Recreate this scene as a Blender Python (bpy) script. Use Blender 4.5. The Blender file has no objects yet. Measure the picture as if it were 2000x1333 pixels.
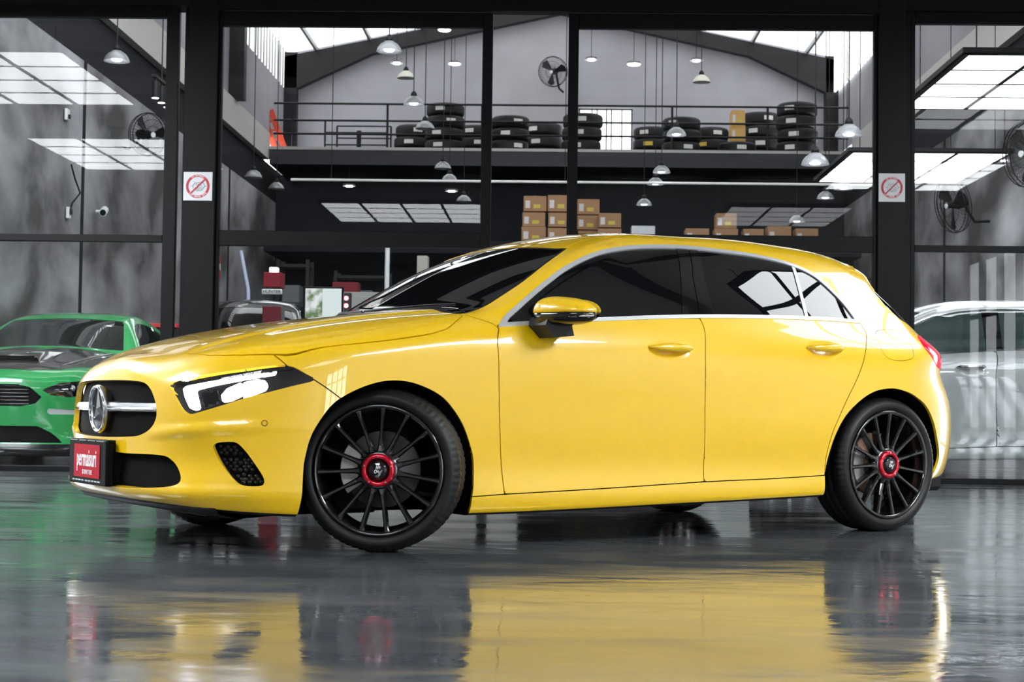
import bpy, bmesh, math, random
import numpy as np
from mathutils import Vector, Matrix

random.seed(4); np.random.seed(4)
scene = bpy.context.scene
COL = scene.collection

# ---------------------------------------------------------------- camera
F_PX, CAM_H, YAW, PITCH, ROLL = 3124.0, .5697, .02529, .04108, .01295
def set_camera():
    cd = bpy.data.cameras.new('camera'); co = bpy.data.objects.new('camera', cd); COL.objects.link(co)
    cd.sensor_width = 36; cd.sensor_fit = 'HORIZONTAL'; cd.lens = 36 * F_PX / 2000; cd.clip_end = 200; cd.clip_start = .05
    fwd = Vector((-math.sin(YAW) * math.cos(PITCH), math.cos(YAW) * math.cos(PITCH), math.sin(PITCH)))
    right = Vector((math.cos(YAW), math.sin(YAW), 0)); up = right.cross(fwd)
    r2 = right * math.cos(ROLL) + up * math.sin(ROLL); u2 = -right * math.sin(ROLL) + up * math.cos(ROLL)
    m = Matrix((r2, u2, -fwd)).transposed().to_4x4(); m.translation = Vector((0, 0, CAM_H))
    co.matrix_world = m; scene.camera = co
    cd.dof.use_dof = True; cd.dof.focus_distance = 6.9; cd.dof.aperture_fstop = 9.0
set_camera()

# ---------------------------------------------------------------- world, large lights, exposure
world = bpy.data.worlds.new('world'); scene.world = world; world.use_nodes = True
bg = world.node_tree.nodes['Background']; bg.inputs[0].default_value = (.90, .95, 1, 1); bg.inputs[1].default_value = 3.2
vs = scene.view_settings
vs.view_transform = 'Standard'; vs.look = 'None'; vs.gamma = 1; vs.use_curve_mapping = False
vs.exposure = 1.6
WALL_Y = 12.845           # plane of the glazed partition between showroom and workshop
PANEL_Z = 3.76            # height of the hung light panels
PANEL_W = 10.5            # their radiance
SKYLIGHT = .86

# ---------------------------------------------------------------- object helpers
def tag(o, label=None, cat=None, group=None, kind=None):
    if label: o['label'] = label
    if cat: o['category'] = cat
    if group: o['group'] = group
    if kind: o['kind'] = kind
    return o
def empty(name, loc=(0, 0, 0), rz=0, parent=None):
    o = bpy.data.objects.new(name, None); COL.objects.link(o); o.location = loc; o.rotation_euler = (0, 0, rz); o.parent = parent
    o.empty_display_size = .1
    return o
def link(name, me, mat=None, parent=None, loc=None, rot=None):
    o = bpy.data.objects.new(name, me); COL.objects.link(o); o.parent = parent
    if mat is not None and not me.materials: me.materials.append(mat)
    if loc is not None: o.location = loc
    if rot is not None: o.rotation_euler = rot
    return o
def copy_tree(o, parent=None):
    c = o.copy(); COL.objects.link(c); c.parent = parent
    for ch in list(o.children): copy_tree(ch, c)
    return c

class MB:
    """collects boxes, tubes, lathes and prisms into one mesh"""
    def __init__(s): s.v = []; s.f = []; s.sm = []
    def add(s, v, f, sm=False):
        n = len(s.v); s.v += [tuple(p) for p in v]; s.f += [tuple(i + n for i in q) for q in f]; s.sm += [sm] * len(f); return s
    def box(s, c, d, rot=None):
        x, y, z = d[0] / 2, d[1] / 2, d[2] / 2
        v = [Vector(q) for q in ((-x, -y, -z), (x, -y, -z), (x, y, -z), (-x, y, -z), (-x, -y, z), (x, -y, z), (x, y, z), (-x, y, z))]
        if rot is not None: v = [rot @ q for q in v]
        v = [q + Vector(c) for q in v]
        return s.add(v, [(0, 3, 2, 1), (4, 5, 6, 7), (0, 1, 5, 4), (1, 2, 6, 5), (2, 3, 7, 6), (3, 0, 4, 7)])
    def bb(s, a, b):
        return s.box([(a[i] + b[i]) / 2 for i in range(3)], [abs(b[i] - a[i]) for i in range(3)])
    def rbox(s, a, b, r=.01):
        """box with bevelled vertical and horizontal edges (three stacked octagon rings)"""
        x0, y0, z0 = a; x1, y1, z1 = b
        def ring(e, z):
            X0, X1, Y0, Y1 = x0 + e, x1 - e, y0 + e, y1 - e
            return [(X0 + r, Y0, z), (X1 - r, Y0, z), (X1, Y0 + r, z), (X1, Y1 - r, z), (X1 - r, Y1, z), (X0 + r, Y1, z), (X0, Y1 - r, z), (X0, Y0 + r, z)]
        v = ring(r * .6, z0) + ring(0, z0 + r) + ring(0, z1 - r) + ring(r * .6, z1)
        f = [tuple(range(7, -1, -1)), tuple(range(24, 32))]
        for k in range(3):
            for i in range(8): f.append((k * 8 + i, k * 8 + (i + 1) % 8, k * 8 + 8 + (i + 1) % 8, k * 8 + 8 + i))
        return s.add(v, f)
    def tube(s, pts, r, n=10, cap=True, closed=False, sm=True):
        P = [Vector(q) for q in pts]; m = len(P); rr = r if hasattr(r, '__len__') else [r] * m
        v = []; f = []; ref = None
        for i in range(m):
            a = P[i - 1] if (i > 0 or closed) else P[i]; b = P[(i + 1) % m] if (i < m - 1 or closed) else P[i]
            t = (b - a).normalized()
            if ref is None: ref = Vector((0, 0, 1)) if abs(t.z) < .9 else Vector((1, 0, 0))
            u = t.cross(ref).normalized(); w = u.cross(t).normalized(); ref = w
            for k in range(n):
                a_ = 2 * math.pi * k / n; v.append(P[i] + (u * math.cos(a_) + w * math.sin(a_)) * rr[i])
        for i in range(m if closed else m - 1):
            j = (i + 1) % m
            for k in range(n): f.append((i * n + k, i * n + (k + 1) % n, j * n + (k + 1) % n, j * n + k))
        s.add(v, f, sm)
        if cap and not closed:
            s.add([v[k] for k in range(n)], [tuple(range(n - 1, -1, -1))]); s.add([v[(m - 1) * n + k] for k in range(n)], [tuple(range(n))])
        return s
    def cyl(s, p0, p1, r0, r1=None, n=24, cap=True, sm=True):
        return s.tube([p0, p1], [r0, r0 if r1 is None else r1], n, cap, sm=sm)
    def lathe(s, prof, n=48, axis='z', c=(0, 0, 0), a0=0, a1=2 * math.pi, sm=True, rmod=None):
        full = abs(a1 - a0 - 2 * math.pi) < 1e-6; m = n if full else n + 1
        v = []
        for i in range(m):
            a = a0 + (a1 - a0) * i / n; ca, sa = math.cos(a), math.sin(a)
            for k, (r, h) in enumerate(prof):
                if rmod: r = rmod(i, k, r)
                q = (r * ca, r * sa, h) if axis == 'z' else ((r * ca, h, r * sa) if axis == 'y' else (h, r * ca, r * sa))
                v.append((q[0] + c[0], q[1] + c[1], q[2] + c[2]))
        K = len(prof); f = []
        for i in range(n):
            j = (i + 1) % m
            for k in range(K - 1):
                q = (i * K + k, j * K + k, j * K + k + 1, i * K + k + 1)
                f.append(q if axis != 'y' else q[::-1])
        return s.add(v, f, sm)
    def prism(s, poly, d0, d1, frame, sm=False):
        """poly in 2-D extruded from d0 to d1; frame = (origin, U, V, W)"""
        o, U, Vv, Wv = [Vector(q) for q in frame]; n = len(poly)
        v = [o + U * a + Vv * b + Wv * d0 for a, b in poly] + [o + U * a + Vv * b + Wv * d1 for a, b in poly]
        f = [tuple(range(n - 1, -1, -1)), tuple(range(n, 2 * n))] + [(i, (i + 1) % n, n + (i + 1) % n, n + i) for i in range(n)]
        return s.add(v, f, sm)
    def mesh(s, name):
        me = bpy.data.meshes.new(name); me.from_pydata(s.v, [], s.f)
        me.polygons.foreach_set('use_smooth', s.sm); me.update()
        bm = bmesh.new(); bm.from_mesh(me); bmesh.ops.recalc_face_normals(bm, faces=bm.faces); bm.to_mesh(me); bm.free()
        return me
    def build(s, name, mat, parent=None, loc=None, rot=None):
        return link(name, s.mesh(name), mat, parent, loc, rot)

def text_mesh(txt, size, ext=.001, align='CENTER', bold=0., sx=1., sy=1., shear=0.):
    cu = bpy.data.curves.new('txt', 'FONT'); cu.body = txt; cu.size = size; cu.extrude = ext; cu.align_x = align; cu.align_y = 'CENTER'; cu.offset = bold; cu.shear = shear; cu.resolution_u = 3
    o = bpy.data.objects.new('txt', cu); COL.objects.link(o)
    dg = bpy.context.evaluated_depsgraph_get(); me = bpy.data.meshes.new_from_object(o.evaluated_get(dg))
    bpy.data.objects.remove(o); bpy.data.curves.remove(cu)
    me.transform(Matrix.Diagonal((sx, sy, 1, 1))); me.materials.clear()
    return me
def frame_rot(U, V):
    """rotation whose local x, y run along U, V"""
    U = Vector(U).normalized(); V = Vector(V).normalized(); W = U.cross(V)
    return Matrix((U, V, W)).transposed().to_euler()

# ---------------------------------------------------------------- materials
MATS = {}
def mat(name, base=(.5, .5, .5), rough=.5, metal=0., coat=0., spec=.5, emit=None, estr=0., coat_rough=.02):
    if name in MATS: return MATS[name]
    m = bpy.data.materials.new(name); m.use_nodes = True; b = m.node_tree.nodes['Principled BSDF']
    b.inputs['Base Color'].default_value = (*base, 1); b.inputs['Roughness'].default_value = rough; b.inputs['Metallic'].default_value = metal
    b.inputs['Coat Weight'].default_value = coat; b.inputs['Coat Roughness'].default_value = coat_rough; b.inputs['Specular IOR Level'].default_value = spec
    if emit: b.inputs['Emission Color'].default_value = (*emit, 1); b.inputs['Emission Strength'].default_value = estr
    MATS[name] = m; return m
def nodes(m): return m.node_tree.nodes, m.node_tree.links, m.node_tree.nodes['Principled BSDF']
def add_noise(m, scale=5, detail=4, c0=None, c1=None, lo=.35, hi=.65, stretch=(1, 1, 1), rough=None, bump=0., coords='Object', dist=0.):
    N, L, b = nodes(m)
    tc = N.new('ShaderNodeTexCoord'); mp = N.new('ShaderNodeMapping'); mp.inputs['Scale'].default_value = stretch
    nz = N.new('ShaderNodeTexNoise'); nz.inputs['Scale'].default_value = scale; nz.inputs['Detail'].default_value = detail; nz.inputs['Distortion'].default_value = dist
    L.new(tc.outputs[coords], mp.inputs[0]); L.new(mp.outputs[0], nz.inputs['Vector'])
    if c0:
        r = N.new('ShaderNodeValToRGB'); r.color_ramp.elements[0].position = lo; r.color_ramp.elements[1].position = hi
        r.color_ramp.elements[0].color = (*c0, 1); r.color_ramp.elements[1].color = (*c1, 1)
        L.new(nz.outputs['Fac'], r.inputs[0]); L.new(r.outputs[0], b.inputs['Base Color'])
    if rough:
        r2 = N.new('ShaderNodeMapRange'); r2.inputs['From Min'].default_value = .3; r2.inputs['From Max'].default_value = .7; r2.inputs['To Min'].default_value = rough[0]; r2.inputs['To Max'].default_value = rough[1]
        L.new(nz.outputs['Fac'], r2.inputs[0]); L.new(r2.outputs[0], b.inputs['Roughness'])
    if bump:
        bp = N.new('ShaderNodeBump'); bp.inputs['Strength'].default_value = 1; bp.inputs['Distance'].default_value = bump
        L.new(nz.outputs['Fac'], bp.inputs['Height']); L.new(bp.outputs[0], b.inputs['Normal'])
    return m
def glass_mat(name, tint=(.9, .95, .95), gain=1.0, rough=0.):
    """thin pane: what lies behind shows through, the rest mirrors by Fresnel"""
    m = bpy.data.materials.new(name); m.use_nodes = True; N, L = m.node_tree.nodes, m.node_tree.links; N.clear()
    out = N.new('ShaderNodeOutputMaterial'); mix = N.new('ShaderNodeMixShader'); tr = N.new('ShaderNodeBsdfTransparent'); gl = N.new('ShaderNodeBsdfGlossy')
    fr = N.new('ShaderNodeFresnel'); fr.inputs[0].default_value = 1.5; mu = N.new('ShaderNodeMath'); mu.operation = 'MULTIPLY'; mu.inputs[1].default_value = gain; mu.use_clamp = True
    tr.inputs[0].default_value = (*tint, 1); gl.inputs['Color'].default_value = (1, 1, 1, 1); gl.inputs['Roughness'].default_value = rough
    L.new(fr.outputs[0], mu.inputs[0]); L.new(mu.outputs[0], mix.inputs[0]); L.new(tr.outputs[0], mix.inputs[1]); L.new(gl.outputs[0], mix.inputs[2]); L.new(mix.outputs[0], out.inputs[0])
    MATS[name] = m; return m
def emit_mat(name, col, s):
    return mat(name, (.8, .8, .8), .5, emit=col, estr=s)

YELLOW = mat('yellow_paint', (.88, .55, .003), .32, coat=1., coat_rough=.015)
add_noise(YELLOW, 900, 2, (.87, .54, .002), (.90, .56, .004))
BLACKGLOSS = mat('black_gloss', (.006, .006, .007), .06, coat=.5)
BLACKPL = mat('black_plastic', (.0065, .0065, .0075), .45, spec=.35)
DARK = mat('dark_void', (.004, .004, .004), .8, spec=.1)
TINT = mat('tinted_glass', (.004, .004, .005), .0, spec=.55)
CHROME = mat('chrome', (.82, .83, .85), .08, metal=1.)
TRIM = mat('satin_trim', (.74, .75, .77), .32, metal=.55)
SILVER = mat('satin_silver', (.62, .63, .65), .28, metal=1.)
RUBBER = mat('tyre_rubber', (.0055, .0055, .006), .5, spec=.4)
RIMBLK = mat('rim_black', (.006, .006, .006), .14, coat=1., coat_rough=.03)
STEEL = mat('brake_steel', (.42, .41, .42), .35, metal=.8)
RUST = mat('warm_brake_steel', (.33, .19, .13), .4, metal=.7)
ALUM = mat('caliper_alloy', (.62, .58, .58), .4, metal=.5)
REDAN = mat('red_anodised', (.72, .006, .03), .22, metal=.6, coat=.6)
WHITEP = mat('white_print', (.85, .85, .86), .5)
LED = emit_mat('led_white', (.86, .9, 1), 3.5)
LEDLOW = emit_mat('led_reflector', (.9, .9, 1), .8)
TAILRED = mat('tail_red', (.6, .004, .03), .08, coat=1., emit=(1, .01, .06), estr=.35)
LENS = glass_mat('lamp_lens', (.96, .97, 1), 1.2)
FRAME = mat('charcoal_frame', (.0030, .0031, .0042), .5, spec=.2)

# ---------------------------------------------------------------- car body surface (numpy)
import numpy as np

def spl(xk, yk):
    """natural cubic spline through (xk, yk); yk may be 2-D (last axis = knots)"""
    xk = np.asarray(xk, float); yk = np.asarray(yk, float); n = len(xk); h = np.diff(xk)
    A = np.zeros((n, n)); A[0, 0] = A[-1, -1] = 1
    for i in range(1, n - 1):
        A[i, i - 1] = h[i - 1]; A[i, i] = 2 * (h[i - 1] + h[i]); A[i, i + 1] = h[i]
    B = np.zeros(yk.shape)
    B[..., 1:-1] = 6 * ((yk[..., 2:] - yk[..., 1:-1]) / h[1:] - (yk[..., 1:-1] - yk[..., :-2]) / h[:-1])
    M = np.linalg.solve(A, np.moveaxis(B, -1, 0).reshape(n, -1)).reshape((n,) + yk.shape[:-1]); M = np.moveaxis(M, 0, -1)
    def ev(x):
        x = np.asarray(x, float); xc = np.clip(x, xk[0], xk[-1])
        i = np.clip(np.searchsorted(xk, xc) - 1, 0, n - 2)
        a = xk[i + 1] - xc; b = xc - xk[i]; hh = h[i]
        v = (M[..., i] * a ** 3 + M[..., i + 1] * b ** 3) / (6 * hh) + (yk[..., i] / hh - M[..., i] * hh / 6) * a + (yk[..., i + 1] / hh - M[..., i + 1] * hh / 6) * b
        s0 = (yk[..., 1] - yk[..., 0]) / h[0] - h[0] / 6 * (2 * M[..., 0] + M[..., 1])
        s1 = (yk[..., -1] - yk[..., -2]) / h[-1] + h[-1] / 6 * (M[..., -2] + 2 * M[..., -1])
        return v + np.where(x < xk[0], (x - xk[0]), 0) * s0[..., None] + np.where(x > xk[-1], (x - xk[-1]), 0) * s1[..., None] if yk.ndim > 1 else \
            v + np.where(x < xk[0], (x - xk[0]) * s0, 0) + np.where(x > xk[-1], (x - xk[-1]) * s1, 0)
    return ev

class Lut:
    """tensor-product spline sampled on a fine grid, read bilinearly"""
    def __init__(s, ak, bk, tab, a0, a1, b0, b1, st=.006):
        s.a0, s.b0, s.st = a0, b0, st
        a = np.arange(a0, a1 + st, st); b = np.arange(b0, b1 + st, st)
        rows = spl(ak, np.asarray(tab, float))(a)            # rows: one per b-knot
        s.t = spl(bk, rows.T)(b)                              # [a, b]
        s.na, s.nb = s.t.shape
    def __call__(s, a, b):
        u = np.clip((a - s.a0) / s.st, 0, s.na - 1.001); v = np.clip((b - s.b0) / s.st, 0, s.nb - 1.001)
        i = u.astype(int); j = v.astype(int); u = u - i; v = v - j; t = s.t
        return (t[i, j] * (1 - u) + t[i + 1, j] * u) * (1 - v) + (t[i, j + 1] * (1 - u) + t[i + 1, j + 1] * u) * v

def smax(a, b, k):
    h = np.maximum(k - np.abs(a - b), 0) / k
    return np.maximum(a, b) + h * h * k * .25
def smin(a, b, k): return -smax(-a, -b, k)
def bump(t): t = np.clip(t, -1, 1); return (1 - t * t) ** 2
def sstep(a, b, t): t = np.clip((t - a) / (b - a), 0, 1); return t * t * (3 - 2 * t)

#SURF
SX = [-.9, -.5, -.2, 0, .5, 1.0, 1.5, 2.0, 2.4, 2.73, 3.1, 3.5]
SZ = [.12, .20, .28, .45, .60, .72, .82, .90, .96, 1.05, 1.20, 1.32, 1.45]
ST = [[.80, .83, .85, .855, .852, .852, .852, .852, .855, .86, .84, .80],
      [.82, .855, .875, .878, .874, .873, .874, .876, .878, .88, .86, .80],
      [.83, .865, .882, .884, .870, .867, .869, .873, .880, .887, .87, .81],
      [.84, .872, .890, .893, .878, .875, .878, .884, .892, .898, .878, .82],
      [.84, .872, .892, .897, .886, .884, .887, .891, .898, .902, .878, .82],
      [.83, .862, .885, .893, .890, .890, .892, .893, .895, .896, .868, .81],
      [.80, .835, .865, .878, .882, .884, .885, .883, .880, .875, .845, .78],
      [.76, .79, .825, .842, .852, .858, .860, .856, .848, .836, .80, .73],
      [.71, .74, .775, .795, .818, .828, .832, .826, .813, .792, .75, .68],
      [.65, .68, .71, .735, .768, .784, .790, .782, .760, .730, .685, .62],
      [.55, .58, .61, .64, .680, .703, .712, .704, .676, .642, .595, .53],
      [.46, .49, .53, .56, .605, .632, .644, .636, .605, .570, .520, .45],
      [.36, .39, .43, .46, .515, .545, .560, .552, .520, .485, .430, .36]]
Sl = Lut(SX, SZ, ST, -.95, 3.6, .08, 1.5)
# hood
T1 = Lut([-.95, -.82, -.6, -.3, 0, .35, .8], [0, .3, .55, .72, .85, .95],
         [[0.595, 0.676, 0.778, 0.863, 0.918, 0.965, 1.01],
          [0.58, 0.669, 0.775, 0.863, 0.92, 0.967, 1.012],
          [0.53, 0.641, 0.761, 0.853, 0.912, 0.961, 1.005],
          [0.475, 0.591, 0.728, 0.826, 0.886, 0.939, 0.985],
          [0.41, 0.531, 0.673, 0.776, 0.84, 0.9, 0.95],
          [0.35, 0.471, 0.613, 0.721, 0.785, 0.85, 0.905]], -.95, .85, 0, 1.0)
# windscreen
T2 = Lut([.1, .5, .9, 1.3, 1.7], [0, .3, .55, .7, .85],
         [[0.82, 1.05, 1.26, 1.43, 1.57],
          [0.8, 1.033, 1.245, 1.418, 1.56],
          [0.745, 0.985, 1.205, 1.382, 1.53],
          [0.695, 0.94, 1.165, 1.345, 1.49],
          [0.635, 0.885, 1.115, 1.295, 1.44]], 0, 1.8, 0, 1.0)
# roof
T3 = Lut([.8, 1.2, 1.6, 2.0, 2.4, 2.75, 3.05, 3.4], [0, .3, .5, .62, .8],
         [[1.34, 1.399, 1.395, 1.404, 1.394, 1.353, 1.256, 1.18],
          [1.332, 1.391, 1.387, 1.396, 1.386, 1.345, 1.248, 1.17],
          [1.31, 1.37, 1.367, 1.376, 1.365, 1.325, 1.23, 1.15],
          [1.286, 1.346, 1.344, 1.353, 1.341, 1.303, 1.21, 1.13],
          [1.235, 1.297, 1.295, 1.304, 1.291, 1.253, 1.16, 1.08]], .7, 3.5, 0, 1.0)
# front face x(w, z)
Fl = Lut([0, 0.2, 0.3, 0.4, 0.5, 0.6, 0.68, 0.76, 0.83, 0.89, 0.97], [.14, .19, .24, .32, .42, .50, .58, .66, .74, .85],
         [[-0.735, -0.729, -0.72, -0.703, -0.676, -0.631, -0.57, -0.467, -0.342, -0.18, 0.085],
          [-0.8, -0.794, -0.785, -0.768, -0.741, -0.696, -0.635, -0.532, -0.407, -0.245, 0.02],
          [-0.832, -0.826, -0.817, -0.8, -0.773, -0.728, -0.667, -0.564, -0.439, -0.277, -0.012],
          [-0.826, -0.82, -0.811, -0.794, -0.767, -0.722, -0.661, -0.558, -0.433, -0.271, -0.006],
          [-0.822, -0.816, -0.807, -0.79, -0.763, -0.718, -0.657, -0.554, -0.429, -0.267, -0.002],
          [-0.822, -0.816, -0.807, -0.79, -0.763, -0.718, -0.657, -0.554, -0.429, -0.267, -0.002],
          [-0.816, -0.81, -0.801, -0.784, -0.757, -0.712, -0.651, -0.548, -0.423, -0.261, 0.004],
          [-0.803, -0.797, -0.788, -0.771, -0.744, -0.699, -0.638, -0.535, -0.41, -0.248, 0.017],
          [-0.775, -0.769, -0.76, -0.743, -0.716, -0.671, -0.61, -0.507, -0.382, -0.22, 0.045],
          [-0.7, -0.694, -0.685, -0.668, -0.641, -0.596, -0.535, -0.432, -0.307, -0.145, 0.12]], 0, 1.0, .1, 1.0)
# rear face x(w, z)
Rl = Lut([0, .3, .5, .62, .72, .80, .86, .95], [.15, .22, .30, .45, .58, .68, .78, .86, .94, 1.00, 1.10, 1.19, 1.25, 1.32],
         [[3.425, 3.405, 3.355, 3.28, 3.17, 3.03, 2.89, 2.61],
          [3.4975, 3.4775, 3.4175, 3.345, 3.225, 3.085, 2.925, 2.625],
          [3.545, 3.525, 3.465, 3.39, 3.275, 3.13, 2.97, 2.66],
          [3.577, 3.557, 3.5, 3.427, 3.312, 3.167, 3.007, 2.692],
          [3.569, 3.549, 3.494, 3.42, 3.308, 3.163, 3.003, 2.698],
          [3.5275, 3.5075, 3.4555, 3.385, 3.277, 3.14, 2.985, 2.695],
          [3.4775, 3.4605, 3.4105, 3.342, 3.24, 3.11, 2.97, 2.7],
          [3.4625, 3.4445, 3.3945, 3.336, 3.238, 3.12, 2.99, 2.73],
          [3.33, 3.313, 3.263, 3.2, 3.11, 3.005, 2.885, 2.625],
          [3.24, 3.224, 3.176, 3.115, 3.03, 2.93, 2.81, 2.56],
          [3.105, 3.09, 3.045, 2.99, 2.91, 2.815, 2.705, 2.455],
          [2.996, 2.981, 2.938, 2.882, 2.807, 2.717, 2.607, 2.357],
          [2.99, 2.975, 2.932, 2.87, 2.79, 2.7, 2.59, 2.33],
          [2.93, 2.915, 2.872, 2.81, 2.73, 2.64, 2.53, 2.27]], 0, 1.0, .1, 1.45)

Zb = spl([-.9, -.7, -.45, 0, .4, 1.4, 2.3, 2.8, 3.1, 3.5], [.205, .175, .152, .138, .134, .150, .172, .2, .232, .25])
def body(x, w, z):
    s = w - Sl(x, z)
    for hx, hz in ((1.40, .822), (2.315, .849)):                              # finger recesses behind the handles
        s = s + .013 * bump(np.sqrt(((x - hx) / .135) ** 2 + ((z - hz) / .045) ** 2))
    t1 = T1(x, w) + .007 * sstep(.025, -.025, w - (.47 + .17 * (x + .6))) * sstep(-.72, -.5, x)
    top = smax(t1, smin(T2(x, w), T3(x, w), .16), .035)
    t = z - top
    F = Fl(w, z)
    F = F + .020 * bump((w - .655) / .15) * bump((z - .345) / .13)            # hollow inboard of the side intakes
    F = F - .011 * bump((z - .228) / .045) * sstep(.25, .6, w)                # lower lip
    F = F - .010 * bump((z - (.452 + .10 * (w - .5))) / .035) * sstep(.42, .55, w) * (1 - sstep(.78, .9, w))
    f = F - x
    r = x - Rl(w, z)
    k_st = .05 + .05 * sstep(.75, .95, z) - .045 * sstep(.93, 1.0, z) + .06 * sstep(1.15, 1.3, x) * sstep(1.1, 1.25, z)
    v = smax(s, t * .92, np.maximum(k_st, .02))
    v = smax(v, f * .9, .09)
    v = smax(v, r * .9, .05)
    v = smax(v, Zb(x) - z, .03)
    return v
#ENDSURF

def grad(p, e=.005, body=body):
    x, w, z = p[:, 0], p[:, 1], p[:, 2]
    g = np.stack([body(x + e, w, z) - body(x - e, w, z), body(x, np.abs(w + e), z) - body(x, np.abs(w - e), z), body(x, w, z + e) - body(x, w, z - e)], 1) / (2 * e)
    return g

def surface_net(h=.0115, body=body, xr=(-.95, 3.62), wr=.95, zr=(.10, 1.46)):
    """half body (w >= 0) as a quad mesh: vertices projected onto body() = 0"""
    xs = np.arange(xr[0], xr[1], h); ws = np.arange(-h * 1.0, wr, h); zs = np.arange(zr[0], zr[1], h)
    c = 5
    X, Wd, Z = np.meshgrid(xs[::c], ws[::c], zs[::c], indexing='ij')
    fc = body(X.ravel(), np.abs(Wd.ravel()), Z.ravel()).reshape(X.shape)
    def up(a, n, ax):
        a = np.repeat(a, c, axis=ax)
        return np.take(a, np.minimum(np.arange(n), a.shape[ax] - 1), axis=ax)
    n = (len(xs), len(ws), len(zs))
    F = up(up(up(fc, n[0], 0), n[1], 1), n[2], 2).copy()
    near = np.abs(F) < c * h * 2.6
    ii = np.nonzero(near)
    F[ii] = body(xs[ii[0]], np.abs(ws[ii[1]]), zs[ii[2]])
    ins = F < 0
    cnt = sum(ins[i:n[0] - 1 + i, j:n[1] - 1 + j, k:n[2] - 1 + k].astype(np.int8) for i in (0, 1) for j in (0, 1) for k in (0, 1))
    act = (cnt > 0) & (cnt < 8)
    ci = np.stack(np.nonzero(act), 1)
    idx = -np.ones(act.shape, int); idx[act] = np.arange(len(ci))
    acc = np.zeros((len(ci), 3)); num = np.zeros(len(ci))
    a, b, d = ci.T
    for ax in range(3):
        for o1 in (0, 1):
            for o2 in (0, 1):
                o = [0, 0, 0]; others = [q for q in range(3) if q != ax]; o[others[0]] = o1; o[others[1]] = o2
                e = list(o); e[ax] = 1
                f0 = F[a + o[0], b + o[1], d + o[2]]; f1 = F[a + e[0], b + e[1], d + e[2]]
                m = (f0 < 0) != (f1 < 0)
                t = np.where(m, f0 / np.where(m, f0 - f1, 1), 0)
                pt = np.array(o, float)[None].repeat(len(ci), 0); pt[:, ax] = t
                acc[m] += pt[m]; num[m] += 1
    V = (ci + acc / num[:, None]) * h + np.array([xs[0], ws[0], zs[0]])
    quads = []
    for ax in range(3):
        o1, o2 = [q for q in range(3) if q != ax]
        sl0 = [slice(None)] * 3; sl1 = [slice(None)] * 3; sl0[ax] = slice(0, -1); sl1[ax] = slice(1, None)
        cr = ins[tuple(sl0)] != ins[tuple(sl1)]
        e = np.stack(np.nonzero(cr), 1)
        e = e[(e[:, o1] > 0) & (e[:, o2] > 0) & (e[:, o1] < n[o1] - 1) & (e[:, o2] < n[o2] - 1)]
        q = []
        for (p1, p2) in ((1, 1), (0, 1), (0, 0), (1, 0)):
            cc = e.copy(); cc[:, o1] -= p1; cc[:, o2] -= p2
            q.append(idx[cc[:, 0], cc[:, 1], cc[:, 2]])
        q = np.stack(q, 1)
        flip = ins[tuple(e.T)]
        if ax == 1: flip = ~flip
        q[~flip] = q[~flip][:, ::-1]
        quads.append(q)
    Q = np.concatenate(quads); Q = Q[(Q >= 0).all(1)]
    for _ in range(3):
        Vw = V.copy(); Vw[:, 1] = np.abs(Vw[:, 1])
        fv = body(Vw[:, 0], Vw[:, 1], Vw[:, 2]); g = grad(Vw, body=body); g[:, 1] *= np.where(V[:, 1] < 0, -1, 1)
        g2 = (g * g).sum(1) + 1e-9
        V = V - np.clip(fv / g2, -.01, .01)[:, None] * g
    return V, Q

# ---------------------------------------------------------------- cutting the body into panels
def clip(M, d):
    """keep the side of a triangle mesh (V, T) where the vertex field d >= 0"""
    V, T = M; ins = d >= 0; c = ins[T].sum(1)
    keep = T[c == 3]; newT = [keep]; newV = [V]; n = len(V); eds = []
    one = T[c == 1]; two = T[c == 2]
    def roll(t, want):
        k = np.argmax(ins[t] == want, axis=1); r = np.arange(len(t))
        return np.stack([t[r, k], t[r, (k + 1) % 3], t[r, (k + 2) % 3]], 1)
    one = roll(one, True) if len(one) else one.reshape(0, 3); two = roll(two, False) if len(two) else two.reshape(0, 3)
    E = np.concatenate([one[:, [0, 1]], one[:, [0, 2]], two[:, [0, 1]], two[:, [0, 2]]]) if len(one) + len(two) else np.zeros((0, 2), int)
    if len(E):
        Es = np.sort(E, 1); key = Es[:, 0].astype(np.int64) * n + Es[:, 1]; u, inv = np.unique(key, return_inverse=True)
        a = (u // n).astype(int); b = (u % n).astype(int); t = d[a] / (d[a] - d[b]); P = V[a] + (V[b] - V[a]) * t[:, None]
        newV.append(P); ids = inv + n; o = len(one); w = len(two)
        e1, e2, f1, f2 = ids[:o], ids[o:2 * o], ids[2 * o:2 * o + w], ids[2 * o + w:]
        newT.append(np.stack([one[:, 0], e1, e2], 1))
        newT.append(np.stack([f1, two[:, 1], two[:, 2]], 1)); newT.append(np.stack([f1, two[:, 2], f2], 1))
    V2 = np.concatenate(newV); T2 = np.concatenate(newT).astype(int)
    used = np.unique(T2); mp = -np.ones(len(V2), int); mp[used] = np.arange(len(used))
    return V2[used], mp[T2]

def catmull(pts, closed=True, k=6):
    P = np.array(pts, float); n = len(P); out = []
    for i in range(n if closed else n - 1):
        if closed: p0, p1, p2, p3 = P[i - 1], P[i], P[(i + 1) % n], P[(i + 2) % n]
        else: p0, p1, p2, p3 = P[max(i - 1, 0)], P[i], P[i + 1], P[min(i + 2, n - 1)]
        for t in np.arange(k) / k:
            out.append(.5 * ((2 * p1) + (-p0 + p2) * t + (2 * p0 - 5 * p1 + 4 * p2 - p3) * t * t + (-p0 + 3 * p1 - 3 * p2 + p3) * t ** 3))
    if not closed: out.append(P[-1])
    return np.array(out)

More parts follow.
